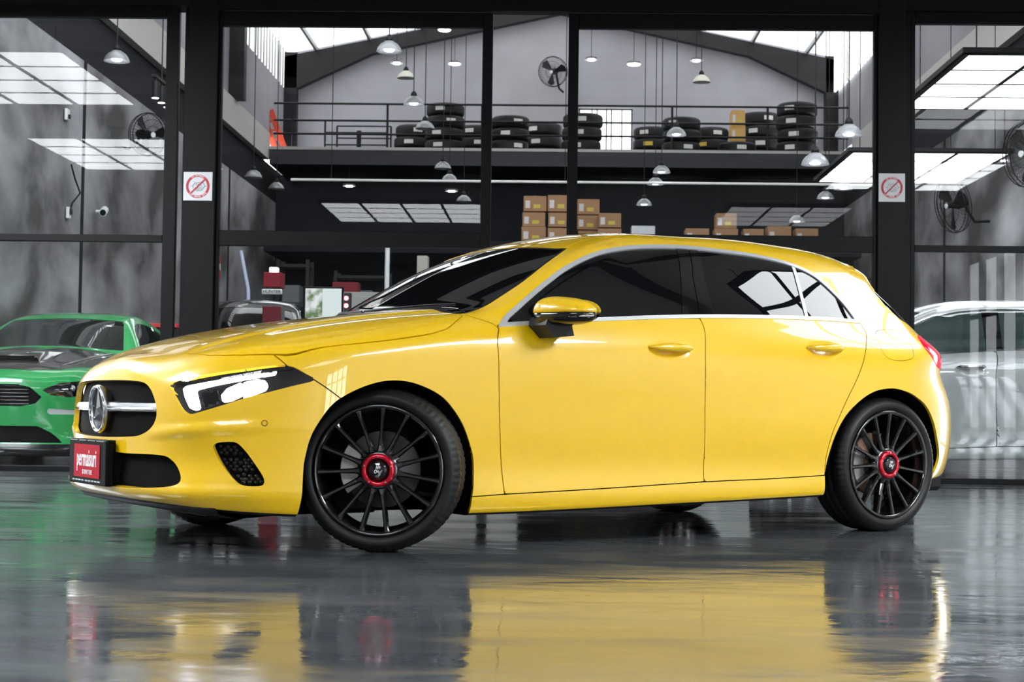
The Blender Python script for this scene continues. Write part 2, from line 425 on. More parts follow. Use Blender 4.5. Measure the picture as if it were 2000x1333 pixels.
def sdf(A, poly, far=.08):
    """signed distance (inside > 0) of points A (n, 2) to a closed polygon"""
    poly = np.asarray(poly, float); lo = poly.min(0) - far; hi = poly.max(0) + far
    d = np.full(len(A), -far); m = ((A > lo) & (A < hi)).all(1); Q = A[m]
    if not len(Q): return d
    best = np.full(len(Q), 9.); inside = np.zeros(len(Q), bool)
    for i in range(len(poly)):
        a = poly[i - 1]; b = poly[i]; ab = b - a; L = ab @ ab
        if L < 1e-12: continue
        t = np.clip(((Q - a) @ ab) / L, 0, 1); r = Q - a - t[:, None] * ab
        best = np.minimum(best, (r * r).sum(1))
        cr = ((a[1] > Q[:, 1]) != (b[1] > Q[:, 1]))
        if cr.any():
            xi = a[0] + (Q[:, 1] - a[1]) / (b[1] - a[1] if abs(b[1] - a[1]) > 1e-12 else 1e-12) * ab[0]
            inside ^= cr & (Q[:, 0] < xi)
    best = np.sqrt(best); d[m] = np.where(inside, best, -best)
    return d
def line_side(A, pts):
    """signed distance to an open polyline; positive on its right-hand side"""
    P = np.asarray(pts, float); best = np.full(len(A), 9e9); sg = np.zeros(len(A))
    for i in range(len(P) - 1):
        a, b = P[i], P[i + 1]; ab = b - a; t = ((A - a) @ ab) / (ab @ ab)
        t = np.clip(t, -9 if i == 0 else 0, 9 if i == len(P) - 2 else 1)
        r = A - a - t[:, None] * ab; q = (r * r).sum(1); c = ab[0] * (A[:, 1] - a[1]) - ab[1] * (A[:, 0] - a[0])
        m = q < best; best[m] = q[m]; sg[m] = -np.sign(c[m])
    return np.sqrt(best) * sg

def finish(M, name, mt, parent, side=0, flange=.012, off=0., gradf=None, fdir=None, inner=False):
    """turn a half-body patch into an object: side -1 near (y<0), +1 far, 0 both halves joined"""
    V, T = M
    if len(T) == 0: return None
    g = (gradf or grad)(V); Nn = g / (np.linalg.norm(g, axis=1)[:, None] + 1e-9)
    Nn[V[:, 1] < 1e-4, 1] = 0
    tn = np.cross(V[T[:, 1]] - V[T[:, 0]], V[T[:, 2]] - V[T[:, 0]])
    fl = (tn * Nn[T].mean(1)).sum(1) < 0; T = T.copy(); T[fl] = T[fl][:, ::-1]
    P = V + Nn * off
    vs, fs, ns = [P], [T], [Nn]; quads = np.zeros((0, 4), int); fv = np.zeros((0, 3))
    if flange:
        E = np.concatenate([T[:, [0, 1]], T[:, [1, 2]], T[:, [2, 0]]]); Es = np.sort(E, 1)
        key = Es[:, 0].astype(np.int64) * len(V) + Es[:, 1]; u, ix, ct = np.unique(key, return_index=True, return_counts=True)
        B = E[ix[ct == 1]]; B = B[~((V[B[:, 0], 1] < 2e-3) & (V[B[:, 1], 1] < 2e-3))]
        ids = np.unique(B); mp = {int(k): i for i, k in enumerate(ids)}
        a = np.array([mp[int(k)] for k in B[:, 0]], int) if len(B) else np.zeros(0, int); b = np.array([mp[int(k)] for k in B[:, 1]], int) if len(B) else np.zeros(0, int)
        inn = P[ids] - (Nn[ids] * flange if fdir is None else np.array(fdir) * flange)
        fv = np.concatenate([P[ids], inn]); m = len(ids); n = len(V)
        quads = np.stack([n + b, n + a, n + a + m, n + b + m], 1) if len(B) else quads
    Pall = np.concatenate([P, fv]); Nall = np.concatenate([Nn, np.zeros_like(fv)])
    def half(sg):
        Q = Pall.copy(); Q[:, 1] *= sg; K = Nall.copy(); K[:, 1] *= sg
        if sg < 0: return Q, K, T[:, ::-1], quads[:, ::-1]
        return Q, K, T, quads
    parts = [half(-1)] if side < 0 else ([half(1)] if side > 0 else [half(-1), half(1)])
    Va, Na, Ta, Qa, o = [], [], [], [], 0
    for Q, K, t, q in parts:
        Va.append(Q); Na.append(K); Ta.append(t + o); Qa.append(q + o); o += len(Q)
    Va, Na, Ta, Qa = map(np.concatenate, (Va, Na, Ta, Qa))
    me = bpy.data.meshes.new(name); nt, nq = len(Ta), len(Qa)
    me.vertices.add(len(Va)); me.vertices.foreach_set('co', Va.ravel())
    me.loops.add(nt * 3 + nq * 4); me.loops.foreach_set('vertex_index', np.concatenate([Ta.ravel(), Qa.ravel()]))
    me.polygons.add(nt + nq)
    me.polygons.foreach_set('loop_start', np.concatenate([np.arange(nt) * 3, nt * 3 + np.arange(nq) * 4]))
    me.polygons.foreach_set('loop_total', np.concatenate([np.full(nt, 3), np.full(nq, 4)]))
    sm = np.ones(nt + nq, bool); sm[nt:] = False; me.polygons.foreach_set('use_smooth', sm)
    me.update(calc_edges=True); me.validate()
    if len(me.vertices) == len(Na): me.normals_split_custom_set_from_vertices(Na.tolist())
    return link(name, me, mt, parent)

def pair(M, name, mt, parent, **k):
    """the same patch on both sides of the car"""
    a = finish(M, name, mt, parent, side=-1, **k); b = finish(M, name, mt, parent, side=1, **k)
    return a, b

FEAT = {
'ws_near': [(1.077, 0.564, 1.27), (0.975, 0.612, 1.22), (0.777, 0.683, 1.105), (0.598, 0.699, 0.999), (0.514, 0.708, 0.963), (0.444, 0.739, 0.946)] ,
'ws_top': [(1.025, 0.142, 1.299), (1.037, 0.381, 1.286)] ,
'hoodgap': [(0.426, 0.762, 0.936), (0.332, 0.828, 0.889), (0.273, 0.849, 0.865), (0.179, 0.861, 0.843), (-0.018, 0.863, 0.814), (-0.259, 0.843, 0.78), (-0.414, 0.793, 0.754), (-0.598, 0.614, 0.748), (-0.644, 0.234, 0.765)] ,
'dlo_low': [(0.541, 0.846, 0.89), (1.023, 0.843, 0.932), (1.606, 0.826, 0.971), (2.246, 0.802, 0.991), (2.622, 0.78, 0.99)] ,
'dlo_up': [(0.556, 0.832, 0.905), (0.629, 0.798, 0.962), (0.71, 0.779, 1.019), (0.842, 0.741, 1.103), (0.977, 0.703, 1.178), (1.149, 0.672, 1.247), (1.331, 0.635, 1.286), (1.498, 0.627, 1.304), (1.69, 0.621, 1.313), (1.928, 0.627, 1.307), (2.114, 0.629, 1.297), (2.3, 0.636, 1.272), (2.43, 0.655, 1.23), (2.506, 0.681, 1.174), (2.574, 0.715, 1.101), (2.609, 0.752, 1.035), (2.62, 0.775, 0.997)] ,
'gutter': [(1.085, 0.545, 1.277), (1.176, 0.524, 1.309), (1.292, 0.526, 1.335)] ,
'star': [(-0.82, 0.029, 0.538)] ,
'doorF': [(0.543, 0.85, 0.885), (0.521, 0.878, 0.836), (0.52, 0.889, 0.764), (0.528, 0.885, 0.6), (0.541, 0.876, 0.435), (0.558, 0.868, 0.291), (0.565, 0.874, 0.219)] ,
'doorB': [(1.606, 0.826, 0.971), (1.612, 0.851, 0.918), (1.588, 0.889, 0.793), (1.59, 0.886, 0.569), (1.6, 0.873, 0.39), (1.599, 0.872, 0.254)] ,
'doorR': [(2.63, 0.779, 0.99), (2.636, 0.81, 0.945), (2.601, 0.848, 0.889), (2.558, 0.879, 0.82), (2.495, 0.896, 0.722), (2.43, 0.899, 0.625), (2.378, 0.896, 0.535), (2.341, 0.891, 0.459), (2.314, 0.881, 0.352), (2.31, 0.878, 0.27)] ,
'doorbot': [(0.565, 0.874, 0.217), (1.061, 0.873, 0.232), (1.602, 0.873, 0.252), (1.967, 0.874, 0.26), (2.313, 0.878, 0.272)] ,
'archF': [(-0.317, 0.863, 0.344), (-0.3, 0.868, 0.426), (-0.275, 0.875, 0.485), (-0.222, 0.885, 0.561), (-0.165, 0.893, 0.604), (-0.073, 0.895, 0.644), (0.018, 0.896, 0.664), (0.115, 0.896, 0.66), (0.214, 0.895, 0.629), (0.284, 0.892, 0.586), (0.354, 0.886, 0.506), (0.401, 0.878, 0.413), (0.42, 0.872, 0.344), (0.42, 0.874, 0.256), (0.413, 0.876, 0.21)] ,
'archR': [(2.31, 0.878, 0.27), (2.321, 0.88, 0.333), (2.358, 0.891, 0.447), (2.419, 0.898, 0.544), (2.511, 0.901, 0.619), (2.606, 0.901, 0.664), (2.712, 0.9, 0.68), (2.796, 0.898, 0.672), (2.891, 0.886, 0.646), (2.997, 0.86, 0.596), (3.071, 0.838, 0.519), (3.115, 0.821, 0.433), (3.152, 0.797, 0.342), (3.089, 0.802, 0.242)] ,
'hl': [(-0.729, 0.548, 0.632), (-0.688, 0.608, 0.659), (-0.606, 0.697, 0.681), (-0.51, 0.765, 0.698), (-0.444, 0.801, 0.709), (-0.377, 0.831, 0.714), (-0.345, 0.845, 0.703), (-0.313, 0.857, 0.684), (-0.28, 0.868, 0.66), (-0.358, 0.847, 0.637), (-0.448, 0.815, 0.611), (-0.515, 0.781, 0.591), (-0.596, 0.728, 0.559), (-0.648, 0.687, 0.539), (-0.679, 0.655, 0.527), (-0.692, 0.637, 0.533), (-0.704, 0.619, 0.55), (-0.717, 0.588, 0.592)] ,
'fbgap': [(-0.28, 0.868, 0.66), (-0.232, 0.881, 0.628), (-0.187, 0.89, 0.596)] ,
'fbgap2': [(-0.415, 0.794, 0.752), (-0.377, 0.831, 0.712)] ,
'fog': [(-0.614, 0.711, 0.413), (-0.597, 0.727, 0.423), (-0.558, 0.756, 0.426), (-0.539, 0.769, 0.418), (-0.513, 0.785, 0.387), (-0.486, 0.801, 0.345), (-0.462, 0.816, 0.303), (-0.455, 0.82, 0.281), (-0.462, 0.818, 0.266), (-0.49, 0.805, 0.262), (-0.523, 0.788, 0.265), (-0.545, 0.772, 0.278), (-0.57, 0.748, 0.313), (-0.594, 0.723, 0.355), (-0.611, 0.71, 0.394)] ,
'grille': [(-0.782, -0.418, 0.561), (-0.803, -0.33, 0.477), (-0.811, -0.268, 0.446), (-0.82, -0.111, 0.429), (-0.819, 0.141, 0.43), (-0.802, 0.337, 0.436), (-0.789, 0.408, 0.444), (-0.774, 0.473, 0.467), (-0.761, 0.506, 0.498), (-0.757, 0.515, 0.525), (-0.759, 0.498, 0.566), (-0.767, 0.455, 0.612), (-0.774, 0.4, 0.641), (-0.785, 0.337, 0.65), (-0.8, 0.156, 0.655), (-0.802, -0.099, 0.657), (-0.789, -0.297, 0.654), (-0.786, -0.343, 0.641), (-0.784, -0.392, 0.591)] ,
'low': [(-0.806, 0.306, 0.366), (-0.756, 0.517, 0.371), (-0.73, 0.563, 0.354), (-0.714, 0.597, 0.308), (-0.71, 0.616, 0.279), (-0.723, 0.608, 0.26), (-0.763, 0.544, 0.249), (-0.809, 0.37, 0.241), (-0.827, 0.178, 0.238), (-0.831, -0.064, 0.239)] ,
'lip': [(-0.812, -0.304, 0.225), (-0.809, -0.076, 0.205), (-0.796, 0.174, 0.197), (-0.759, 0.386, 0.189), (-0.433, 0.793, 0.161), (-0.316, 0.837, 0.159)] ,
'tail': [(3.033, 0.792, 0.915), (3.036, 0.83, 0.859), (3.115, 0.803, 0.816), (3.192, 0.756, 0.798)] ,
'fuel': [(2.716, 0.798, 0.953), (2.857, 0.775, 0.967), (2.935, 0.785, 0.944), (2.92, 0.842, 0.867), (2.895, 0.862, 0.829), (2.807, 0.873, 0.814), (2.721, 0.874, 0.824), (2.69, 0.854, 0.873)] ,
'rbgap': [(3.119, 0.799, 0.806), (3.043, 0.833, 0.721), (2.952, 0.869, 0.677), (2.892, 0.886, 0.649)] ,
'handle': [(1.283, 0.883, 0.829), (1.511, 0.882, 0.836), (2.209, 0.87, 0.857), (2.433, 0.864, 0.864)] ,
'sill': [(0.391, 0.859, 0.147), (0.863, 0.86, 0.152), (1.394, 0.864, 0.164), (1.973, 0.869, 0.177), (2.31, 0.869, 0.182)] ,
'mirrorbase': [(0.75, 0.861, 0.886)] ,
'spoil': [(2.845, 0.586, 1.24), (2.76, 0.577, 1.269), (2.71, 0.574, 1.281)] ,
'winA': [(1.613, 0.651, 1.284), (1.511, 0.823, 0.979)] ,
'winB': [(1.692, 0.63, 1.305), (1.641, 0.731, 1.165), (1.607, 0.825, 0.974)] ,
'winC': [(1.741, 0.643, 1.293), (1.708, 0.728, 1.169), (1.695, 0.822, 0.98)] ,
'winD': [(2.309, 0.644, 1.261), (2.261, 0.8, 0.994)] ,
'winE': [(2.327, 0.646, 1.257), (2.28, 0.8, 0.993)] ,
'drl': [(-0.706, 0.599, 0.624), (-0.697, 0.608, 0.636), (-0.61, 0.703, 0.658), (-0.516, 0.768, 0.677), (-0.415, 0.819, 0.694), (-0.406, 0.824, 0.688), (-0.419, 0.82, 0.68), (-0.517, 0.771, 0.661), (-0.611, 0.707, 0.639), (-0.674, 0.648, 0.619), (-0.667, 0.664, 0.573), (-0.662, 0.672, 0.547), (-0.676, 0.657, 0.541), (-0.691, 0.637, 0.55), (-0.703, 0.614, 0.59)] ,
'proj1': [(-0.6, 0.721, 0.599), (-0.581, 0.733, 0.626), (-0.533, 0.762, 0.652), (-0.524, 0.772, 0.619), (-0.534, 0.768, 0.595), (-0.566, 0.748, 0.577), (-0.594, 0.728, 0.571)] ,
'proj2': [(-0.527, 0.767, 0.65), (-0.484, 0.791, 0.662), (-0.457, 0.806, 0.659), (-0.443, 0.815, 0.64), (-0.452, 0.813, 0.619), (-0.494, 0.792, 0.601), (-0.528, 0.773, 0.589), (-0.534, 0.766, 0.615)] ,
'refl': [(-0.665, 0.661, 0.612), (-0.612, 0.709, 0.628), (-0.606, 0.716, 0.607), (-0.6, 0.724, 0.571), (-0.655, 0.68, 0.545)] ,
}
GRILLE = [(-.2, .656), (0, .656), (.2, .655), (.345, .650), (.41, .640), (.458, .612), (.492, .566), (.503, .525), (.497, .498), (.47, .466), (.41, .444), (.34, .436), (.15, .430), (0, .429), (-.2, .43)]
LOWER = [(-.2, .372), (.3, .371), (.518, .371), (.572, .354), (.609, .309), (.622, .279), (.606, .26), (.538, .249), (.365, .241), (.178, .238), (0, .238), (-.2, .238)]


def build_hatchback():
    root = empty('hatchback_car', (-1.14359, 6.85905, 0), .59413)
    tag(root, 'glossy yellow five-door hatchback with black multi-spoke wheels, parked in the middle of the showroom', 'car')
    V, Q = surface_net(.0115)
    T = np.concatenate([Q[:, [0, 1, 2]], Q[:, [0, 2, 3]]])
    M = clip((V, T), V[:, 1]); M[0][:, 1] = np.maximum(M[0][:, 1], 0)
    f = FEAT
    xz = lambda l: [(a[0], a[2]) for a in l]
    xw = lambda l: [(a[0], a[1]) for a in l]
    yz = lambda l: [(a[1], a[2]) for a in l]
    uz = lambda l: [((a[0] + a[1]) * .7071, a[2]) for a in l]
    XZ = lambda M: M[0][:, [0, 2]]
    XW = lambda M: M[0][:, [0, 1]]
    YZ = lambda M: M[0][:, [1, 2]]
    UZ = lambda M: np.stack([(M[0][:, 0] + M[0][:, 1]) * .7071, M[0][:, 2]], 1)
    TZ = lambda M: np.stack([M[0][:, 1] - M[0][:, 0], M[0][:, 2]], 1)
    def split(M, field, gap=.0):
        d = field(M); return clip(M, d - gap), clip(M, -d - gap)
    G = .0022
    # underside
    under, M = split(M, lambda M: Zb(M[0][:, 0]) + .010 - M[0][:, 2])
    shell = M
    # wheel arches
    aF = catmull(xz(f['archF']), False); aF = np.concatenate([aF, [(.405, .05), (-.33, .05)]])
    aR = catmull(xz(f['archR']), False); aR = np.concatenate([aR, [(3.06, .05), (2.31, .05)]])
    arch = lambda M: np.where(M[0][:, 1] > .45, np.maximum(sdf(XZ(M), aF), sdf(XZ(M), aR)), -.08)
    _, M = split(M, arch)
    _, under = split(under, arch); finish(under, 'underbody', BLACKPL, root, 0, flange=0)
    _, shell = split(shell, lambda M: arch(M) + .012)
    finish(shell, 'inner_shell', DARK, root, 0, flange=0, off=-.030)
    # window outline
    dl = catmull(xz(f['dlo_up']), False); dlo = np.concatenate([dl, catmull(xz(f['dlo_low'])[::-1], False)])
    dfield = lambda M: np.where(M[0][:, 1] > .4, sdf(XZ(M), dlo), -.08)
    win, M = split(M, dfield)
    rim, glass = split(win, lambda M: .016 - dfield(M))
    for sd in (-1, 1):
        tr_, _ = split(rim, lambda M: M[0][:, 2] * 0 + 1)
        o = finish(tr_, 'window_trim', TRIM, root, sd, off=.004, flange=.012); o['label'] = 'satin chrome strip around the side windows'
    ln = lambda k: [(a[0], a[2]) for a in f[k]]
    a_, rest = split(glass, lambda M: -line_side(XZ(M), ln('winA')[::-1]))
    b1, rest = split(rest, lambda M: -line_side(XZ(M), ln('winB')[::-1]), G)
    b2, rest = split(rest, lambda M: -line_side(XZ(M), ln('winC')[::-1]))
    c_, rest = split(rest, lambda M: -line_side(XZ(M), ln('winD')[::-1]))
    dv, e_ = split(rest, lambda M: -line_side(XZ(M), ln('winE')[::-1]))
    pair(a_, 'front_side_window', TINT, root, flange=0, off=-.003)
    pair(b1, 'pillar_cover', BLACKGLOSS, root, flange=.006); pair(b2, 'pillar_cover', BLACKGLOSS, root, flange=.006)
    pair(c_, 'rear_side_window', TINT, root, flange=0, off=-.003)
    pair(dv, 'window_divider', TRIM, root, flange=.006, off=.001)
    pair(e_, 'quarter_window', TINT, root, flange=0, off=-.003)
    # windscreen
    ws = catmull(xw(f['ws_near']), False, 4)
    wsp = [(1.022, -.2), (1.022, .0), (1.026, .2), (1.034, .38), (1.05, .5)] + [tuple(q) for q in ws] + [(.415, .68), (.375, .5), (.335, .3), (.312, .1), (.308, -.2)]
    wf = lambda M: np.where((M[0][:, 2] > .86) & (M[0][:, 0] < 1.3), sdf(XW(M), wsp, .1), -.1)
    sc, M = split(M, wf)
    band, sc = split(sc, lambda M: .018 - wf(M))
    finish(band, 'windscreen_seal', BLACKPL, root, 0, flange=.008, off=-.003)
    finish(sc, 'windscreen', TINT, root, 0, flange=0, off=-.003)
    # bonnet
    hg = catmull(xw(f['hoodgap'])[::-1], False, 4)
    hp = [(-.635, -.2), (-.635, .05)] + [tuple(q) for q in hg] + [(.395, .70), (.352, .5), (.312, .3), (.288, .1), (.284, -.2)]
    hf = lambda M: np.where((M[0][:, 2] > .7) & (M[0][:, 0] < .6), sdf(XW(M), hp, .1), -.1)
    hood, M = split(M, hf, G)
    finish(hood, 'bonnet', YELLOW, root, 0)
    cowl, M = split(M, lambda M: np.where((np.abs(M[0][:, 0] - .35) < .12) & (M[0][:, 1] < .735) & (M[0][:, 2] > .86), 1., -1.) * .01)
    finish(cowl, 'cowl', BLACKPL, root, 0, flange=0, off=-.004)
    # headlamps
    hl = catmull(uz(f['hl']), True, 3)
    lf = lambda M: np.where((M[0][:, 0] < 0) & (M[0][:, 1] > .3), sdf(UZ(M), hl), -.08)
    lamp, M = split(M, lf)
    for sd in (-1, 1):
        h = finish(lamp, 'headlamp', BLACKGLOSS, root, sd, flange=0, off=-.045); h['label'] = 'lit headlamp with a bright white L-shaped strip'
        finish(lamp, 'lens', LENS, h, sd, flange=.045, off=-.002)
        for k, mt, of in (('drl', LED, -.016), ('proj1', LEDLOW, -.022), ('proj2', LED, -.02), ('refl', SILVER, -.03)):
            pl = uz(f[k]); pt, _ = split(lamp, lambda M: sdf(UZ(M), pl))
            finish(pt, 'light_strip' if k == 'drl' else ('reflector' if k == 'refl' else 'projector'), mt, h, sd, flange=.014, off=of)
    # tail lamps
    tl = catmull([(-2.235, .925), (-2.207, .87), (-2.30, .818), (-2.45, .79), (-2.85, .782), (-2.95, .80), (-2.99, .86), (-2.9, .915), (-2.45, .945), (-2.29, .945)], True, 4)
    tf = lambda M: np.where((M[0][:, 0] > 2.9) & (M[0][:, 1] > .3), sdf(TZ(M), tl), -.08)
    tail, M = split(M, tf, .001)
    pair(tail, 'tail_lamp', TAILRED, root, flange=.03, off=.003)
    # rear window
    rg = [(-.2, 1.212), (.50, 1.208), (.585, 1.200), (.612, 1.192), (.655, 1.15), (.688, 1.088), (.722, 1.02), (.712, .982), (.6, .965), (-.2, .955)]
    rgf = lambda M: np.where(M[0][:, 0] > 2.5, np.minimum(sdf(YZ(M), rg, .1), (M[0][:, 0] - (2.83 + .66 * np.maximum(1.17 - M[0][:, 2], 0))) * .8), -.1)
    rw, M = split(M, rgf)
    finish(rw, 'rear_window', TINT, root, 0, flange=0, off=-.003)
    # roof, separated by the gutter lines
    gl = [(.9, .60), (1.07, .548)] + xw(f['gutter']) + [(1.6, .522), (2.1, .512), (2.5, .495), (2.72, .47), (2.80, .40), (2.815, .2), (2.815, -.3), (.9, -.3)]
    roof, M = split(M, lambda M: np.where(M[0][:, 2] > 1.15, sdf(XW(M), catmull(gl, False, 3), .1), -.1), .003)
    finish(roof, 'roof_panel', YELLOW, root, 0)
    # spoiler / tailgate
    gate, M = split(M, lambda M: np.where(M[0][:, 0] > 2.6, np.minimum(sdf(YZ(M), [(-.3, .55), (.50, .55), (.56, .70), (.56, .78), (.60, .97), (.55, 1.19), (.50, 1.215), (.44, 1.26), (.40, 1.40), (-.3, 1.40)], .2), .2), -.1), G)
    finish(gate, 'tailgate', YELLOW, root, 0)
    # front bumper
    fb = [(-.45, .80)] + [(f['fbgap2'][0][0], f['fbgap2'][0][2])] + [(f['fbgap2'][1][0], f['fbgap2'][1][2])] + xz(f['fbgap']) + [(-.1, .5)]
    bump_, M = split(M, lambda M: np.where(M[0][:, 0] < .2, line_side(XZ(M), fb), -.1), G)
    bf_low = lambda M: np.where(M[0][:, 0] < -.2, 1., -1.)
    gr = catmull([(a, b) for a, b in GRILLE], True, 5)
    gh, bump_ = split(bump_, lambda M: np.where(M[0][:, 0] < -.6, sdf(YZ(M), gr), -.08))
    lw = catmull(LOWER, True, 5)
    lh, bump_ = split(bump_, lambda M: np.where(M[0][:, 0] < -.5, sdf(YZ(M), lw), -.08))
    fg = catmull(uz(f['fog']), True, 3)
    fh, bump_ = split(bump_, lambda M: np.where((M[0][:, 0] < -.2), sdf(UZ(M), fg), -.08))
    fbump = finish(bump_, 'front_bumper', YELLOW, root, 0, flange=.022)
    g_ = finish(gh, 'grille', BLACKPL, root, 0, flange=0, off=-.045); g_['label'] = 'black slatted radiator grille'
    l_ = finish(lh, 'lower_intake', BLACKPL, root, 0, flange=0, off=-.035)
    for i in range(9):                                          # grille slats
        z = .447 + i * .0245
        b = MB(); ys = np.linspace(-.52, .52, 27); pts = []
        for y in ys:
            if sdf(np.array([[abs(y), z]]), gr)[0] > .003: pts.append((Fl(np.array([abs(y)]), np.array([z]))[0] + .036, y, z))
        if len(pts) > 2: b.tube(pts, .0035, 5).build('slat', BLACKPL, g_)
    for sd in (-1, 1):
        fo = finish(fh, 'fog_intake', BLACKPL, root, sd, flange=0, off=-.03)
        b = MB(); c0 = np.array([-.535, .792, .37])
        for i in range(8):                                       # honeycomb relief
            for j in range(12):
                x_ = -.62 + i * .021 + (j % 2) * .0105; z_ = .262 + j * .0145
                w_ = .9
                m_ = np.abs(fh[0][:, 0] - x_) + np.abs(fh[0][:, 2] - z_)
                k_ = int(np.argmin(m_))
                if m_[k_] > .012: continue
                P_ = fh[0][k_]; n_ = grad(P_[None])[0]; n_ /= np.linalg.norm(n_)
                if sdf(np.array([[(P_[0] + P_[1]) * .7071, P_[2]]]), fg)[0] < .006: continue
                P_ = P_ - n_ * .028; nn = Vector((n_[0], n_[1] * sd, n_[2])); c_ = Vector((P_[0], P_[1] * sd, P_[2]))
                u_ = nn.cross(Vector((0, 0, 1))).normalized(); v_ = u_.cross(nn)
                b.add([c_ + u_ * .0085 * math.cos(t) + v_ * .0075 * math.sin(t) for t in np.arange(6) * math.pi / 3] + [c_ + nn * .005], [(q, (q + 1) % 6, 6) for q in range(6)])
        hx = b.build('honeycomb', BLACKPL, fo); hx['kind'] = 'stuff'
        # parking sensors
        for (x, z, rad) in ((-.455, .500, .0105), ):
            k_ = int(np.argmin(np.abs(bump_[0][:, 0] - x) + np.abs(bump_[0][:, 2] - z))); P_ = bump_[0][k_]; n_ = grad(P_[None])[0]; n_ /= np.linalg.norm(n_)
            c_ = Vector((P_[0], P_[1] * sd, P_[2])); nn = Vector((n_[0], n_[1] * sd, n_[2]))
            b = MB(); ur = nn.cross(Vector((0, 0, 1))).normalized(); vr = ur.cross(nn)
            b.tube([c_ + nn * .001 + (ur * math.cos(t) + vr * math.sin(t)) * rad for t in np.linspace(0, 2 * math.pi, 25)[:-1]], .0013, 6, closed=True)
            b.build('parking_sensor', BLACKPL, root)
    # side panels: sill, fender, doors, quarter
    db = catmull(xz(f['doorbot']), False)
    sl = np.concatenate([[(.30, .205)], db[:], [(2.4, .275), (2.4, .05), (.30, .05)]])
    sill, M = split(M, lambda M: np.where((M[0][:, 1] > .5) & (M[0][:, 0] > .2) & (M[0][:, 0] < 2.6), sdf(XZ(M), sl), -.08), G)
    pair(sill, 'sill', YELLOW, root)
    dF = catmull(xz(f['doorF']), False); dB = catmull(xz(f['doorB']), False); dR = catmull(xz(f['doorR']), False)
    top = [(a[0], a[2] - .004) for a in f['dlo_low']]
    fd_poly = np.concatenate([dF[::-1], [(.545, .90), (1.0, .935), (1.3, .96)], dB[:], [(1.3, .22), (1.0, .2)]])
    rd_poly = np.concatenate([dB[::-1], [(1.62, .99), (2.2, 1.01), (2.6, 1.0)], dR[:], [(1.9, .23)]])
    side = lambda M: (M[0][:, 1] > .6)
    fd, M = split(M, lambda M: np.where(side(M), sdf(XZ(M), fd_poly), -.08), G)
    rd, M = split(M, lambda M: np.where(side(M), sdf(XZ(M), rd_poly), -.08), G)
    HN = []
    for sd in (-1, 1):
        for nm, part, hx0, hx1, hz in (('front_door', fd, 1.285, 1.512, .833), ('rear_door', rd, 2.205, 2.425, .860)):
            d_ = finish(part, nm, YELLOW, root, sd)
            b = MB(); n = 19; pts = []; rr = []
            for i in range(n):
                t = i / (n - 1); x = hx0 + (hx1 - hx0) * t; e = math.sin(math.pi * min(max(t, .03), .97)) ** .45
                pts.append((x, sd * (Sl(np.array([x]), np.array([hz]))[0] + .004 + .026 * math.sin(math.pi * t) ** .35), hz)); rr.append(max(.004, .019 * e))
            b.tube(pts, rr, 14); b.build('door_handle', YELLOW, d_)
    # fuel flap
    fl_ = catmull(xz(f['fuel']), True, 4)
    fu, M = split(M, lambda M: np.where(side(M) & (M[0][:, 0] > 2.5), sdf(XZ(M), fl_), -.08), .0012)
    finish(fu, 'fuel_flap', YELLOW, root, 1)
    finish(fu, 'fuel_flap', YELLOW, root, -1)
    # fender | body side | rear bumper
    fen, M = split(M, lambda M: np.where(M[0][:, 0] < .9, line_side(XZ(M), [(.56, .12)] + xz(f['doorF'])[::-1] + [(.53, .905), (.40, .955), (.37, 1.1)]), -.1) * -1, G)
    pair(fen, 'fender', YELLOW, root)
    rb = [(3.40, .80)] + xz(f['rbgap']) + [(2.80, .60)]
    rbm, M = split(M, lambda M: np.where(M[0][:, 0] > 2.4, -line_side(XZ(M), rb), -.1), G)
    finish(rbm, 'rear_bumper', YELLOW, root, 0, flange=.02)
    pair(M, 'body_side', YELLOW, root, flange=.012)
    # wheel-arch liners
    for poly in (aF, aR):
        pl = poly[:-2][::2]; n = len(pl); zq = np.maximum(pl[:, 1], Zb(pl[:, 0]) + .02)
        lo_ = np.full(n, .3); hi_ = np.full(n, 1.0)                # half-width of the body along the arch edge
        for _ in range(16):
            md = (lo_ + hi_) / 2; ins_ = body(pl[:, 0], md, zq) < 0
            lo_ = np.where(ins_, md, lo_); hi_ = np.where(ins_, hi_, md)
        for sd in (-1, 1):
            b = MB(); vs = [(q[0], sd * (w0 - dy), q[1]) for dy in (.006, .03, .12, .44) for q, w0 in zip(pl, lo_)]
            fs = [(j * n + i, j * n + i + 1, (j + 1) * n + i + 1, (j + 1) * n + i) for j in range(3) for i in range(n - 1)]
            b.add(vs, fs, True); b.add([vs[3 * n + i] for i in range(n)], [tuple(range(n))])
            b.build('arch_liner', BLACKPL, root)
    return root

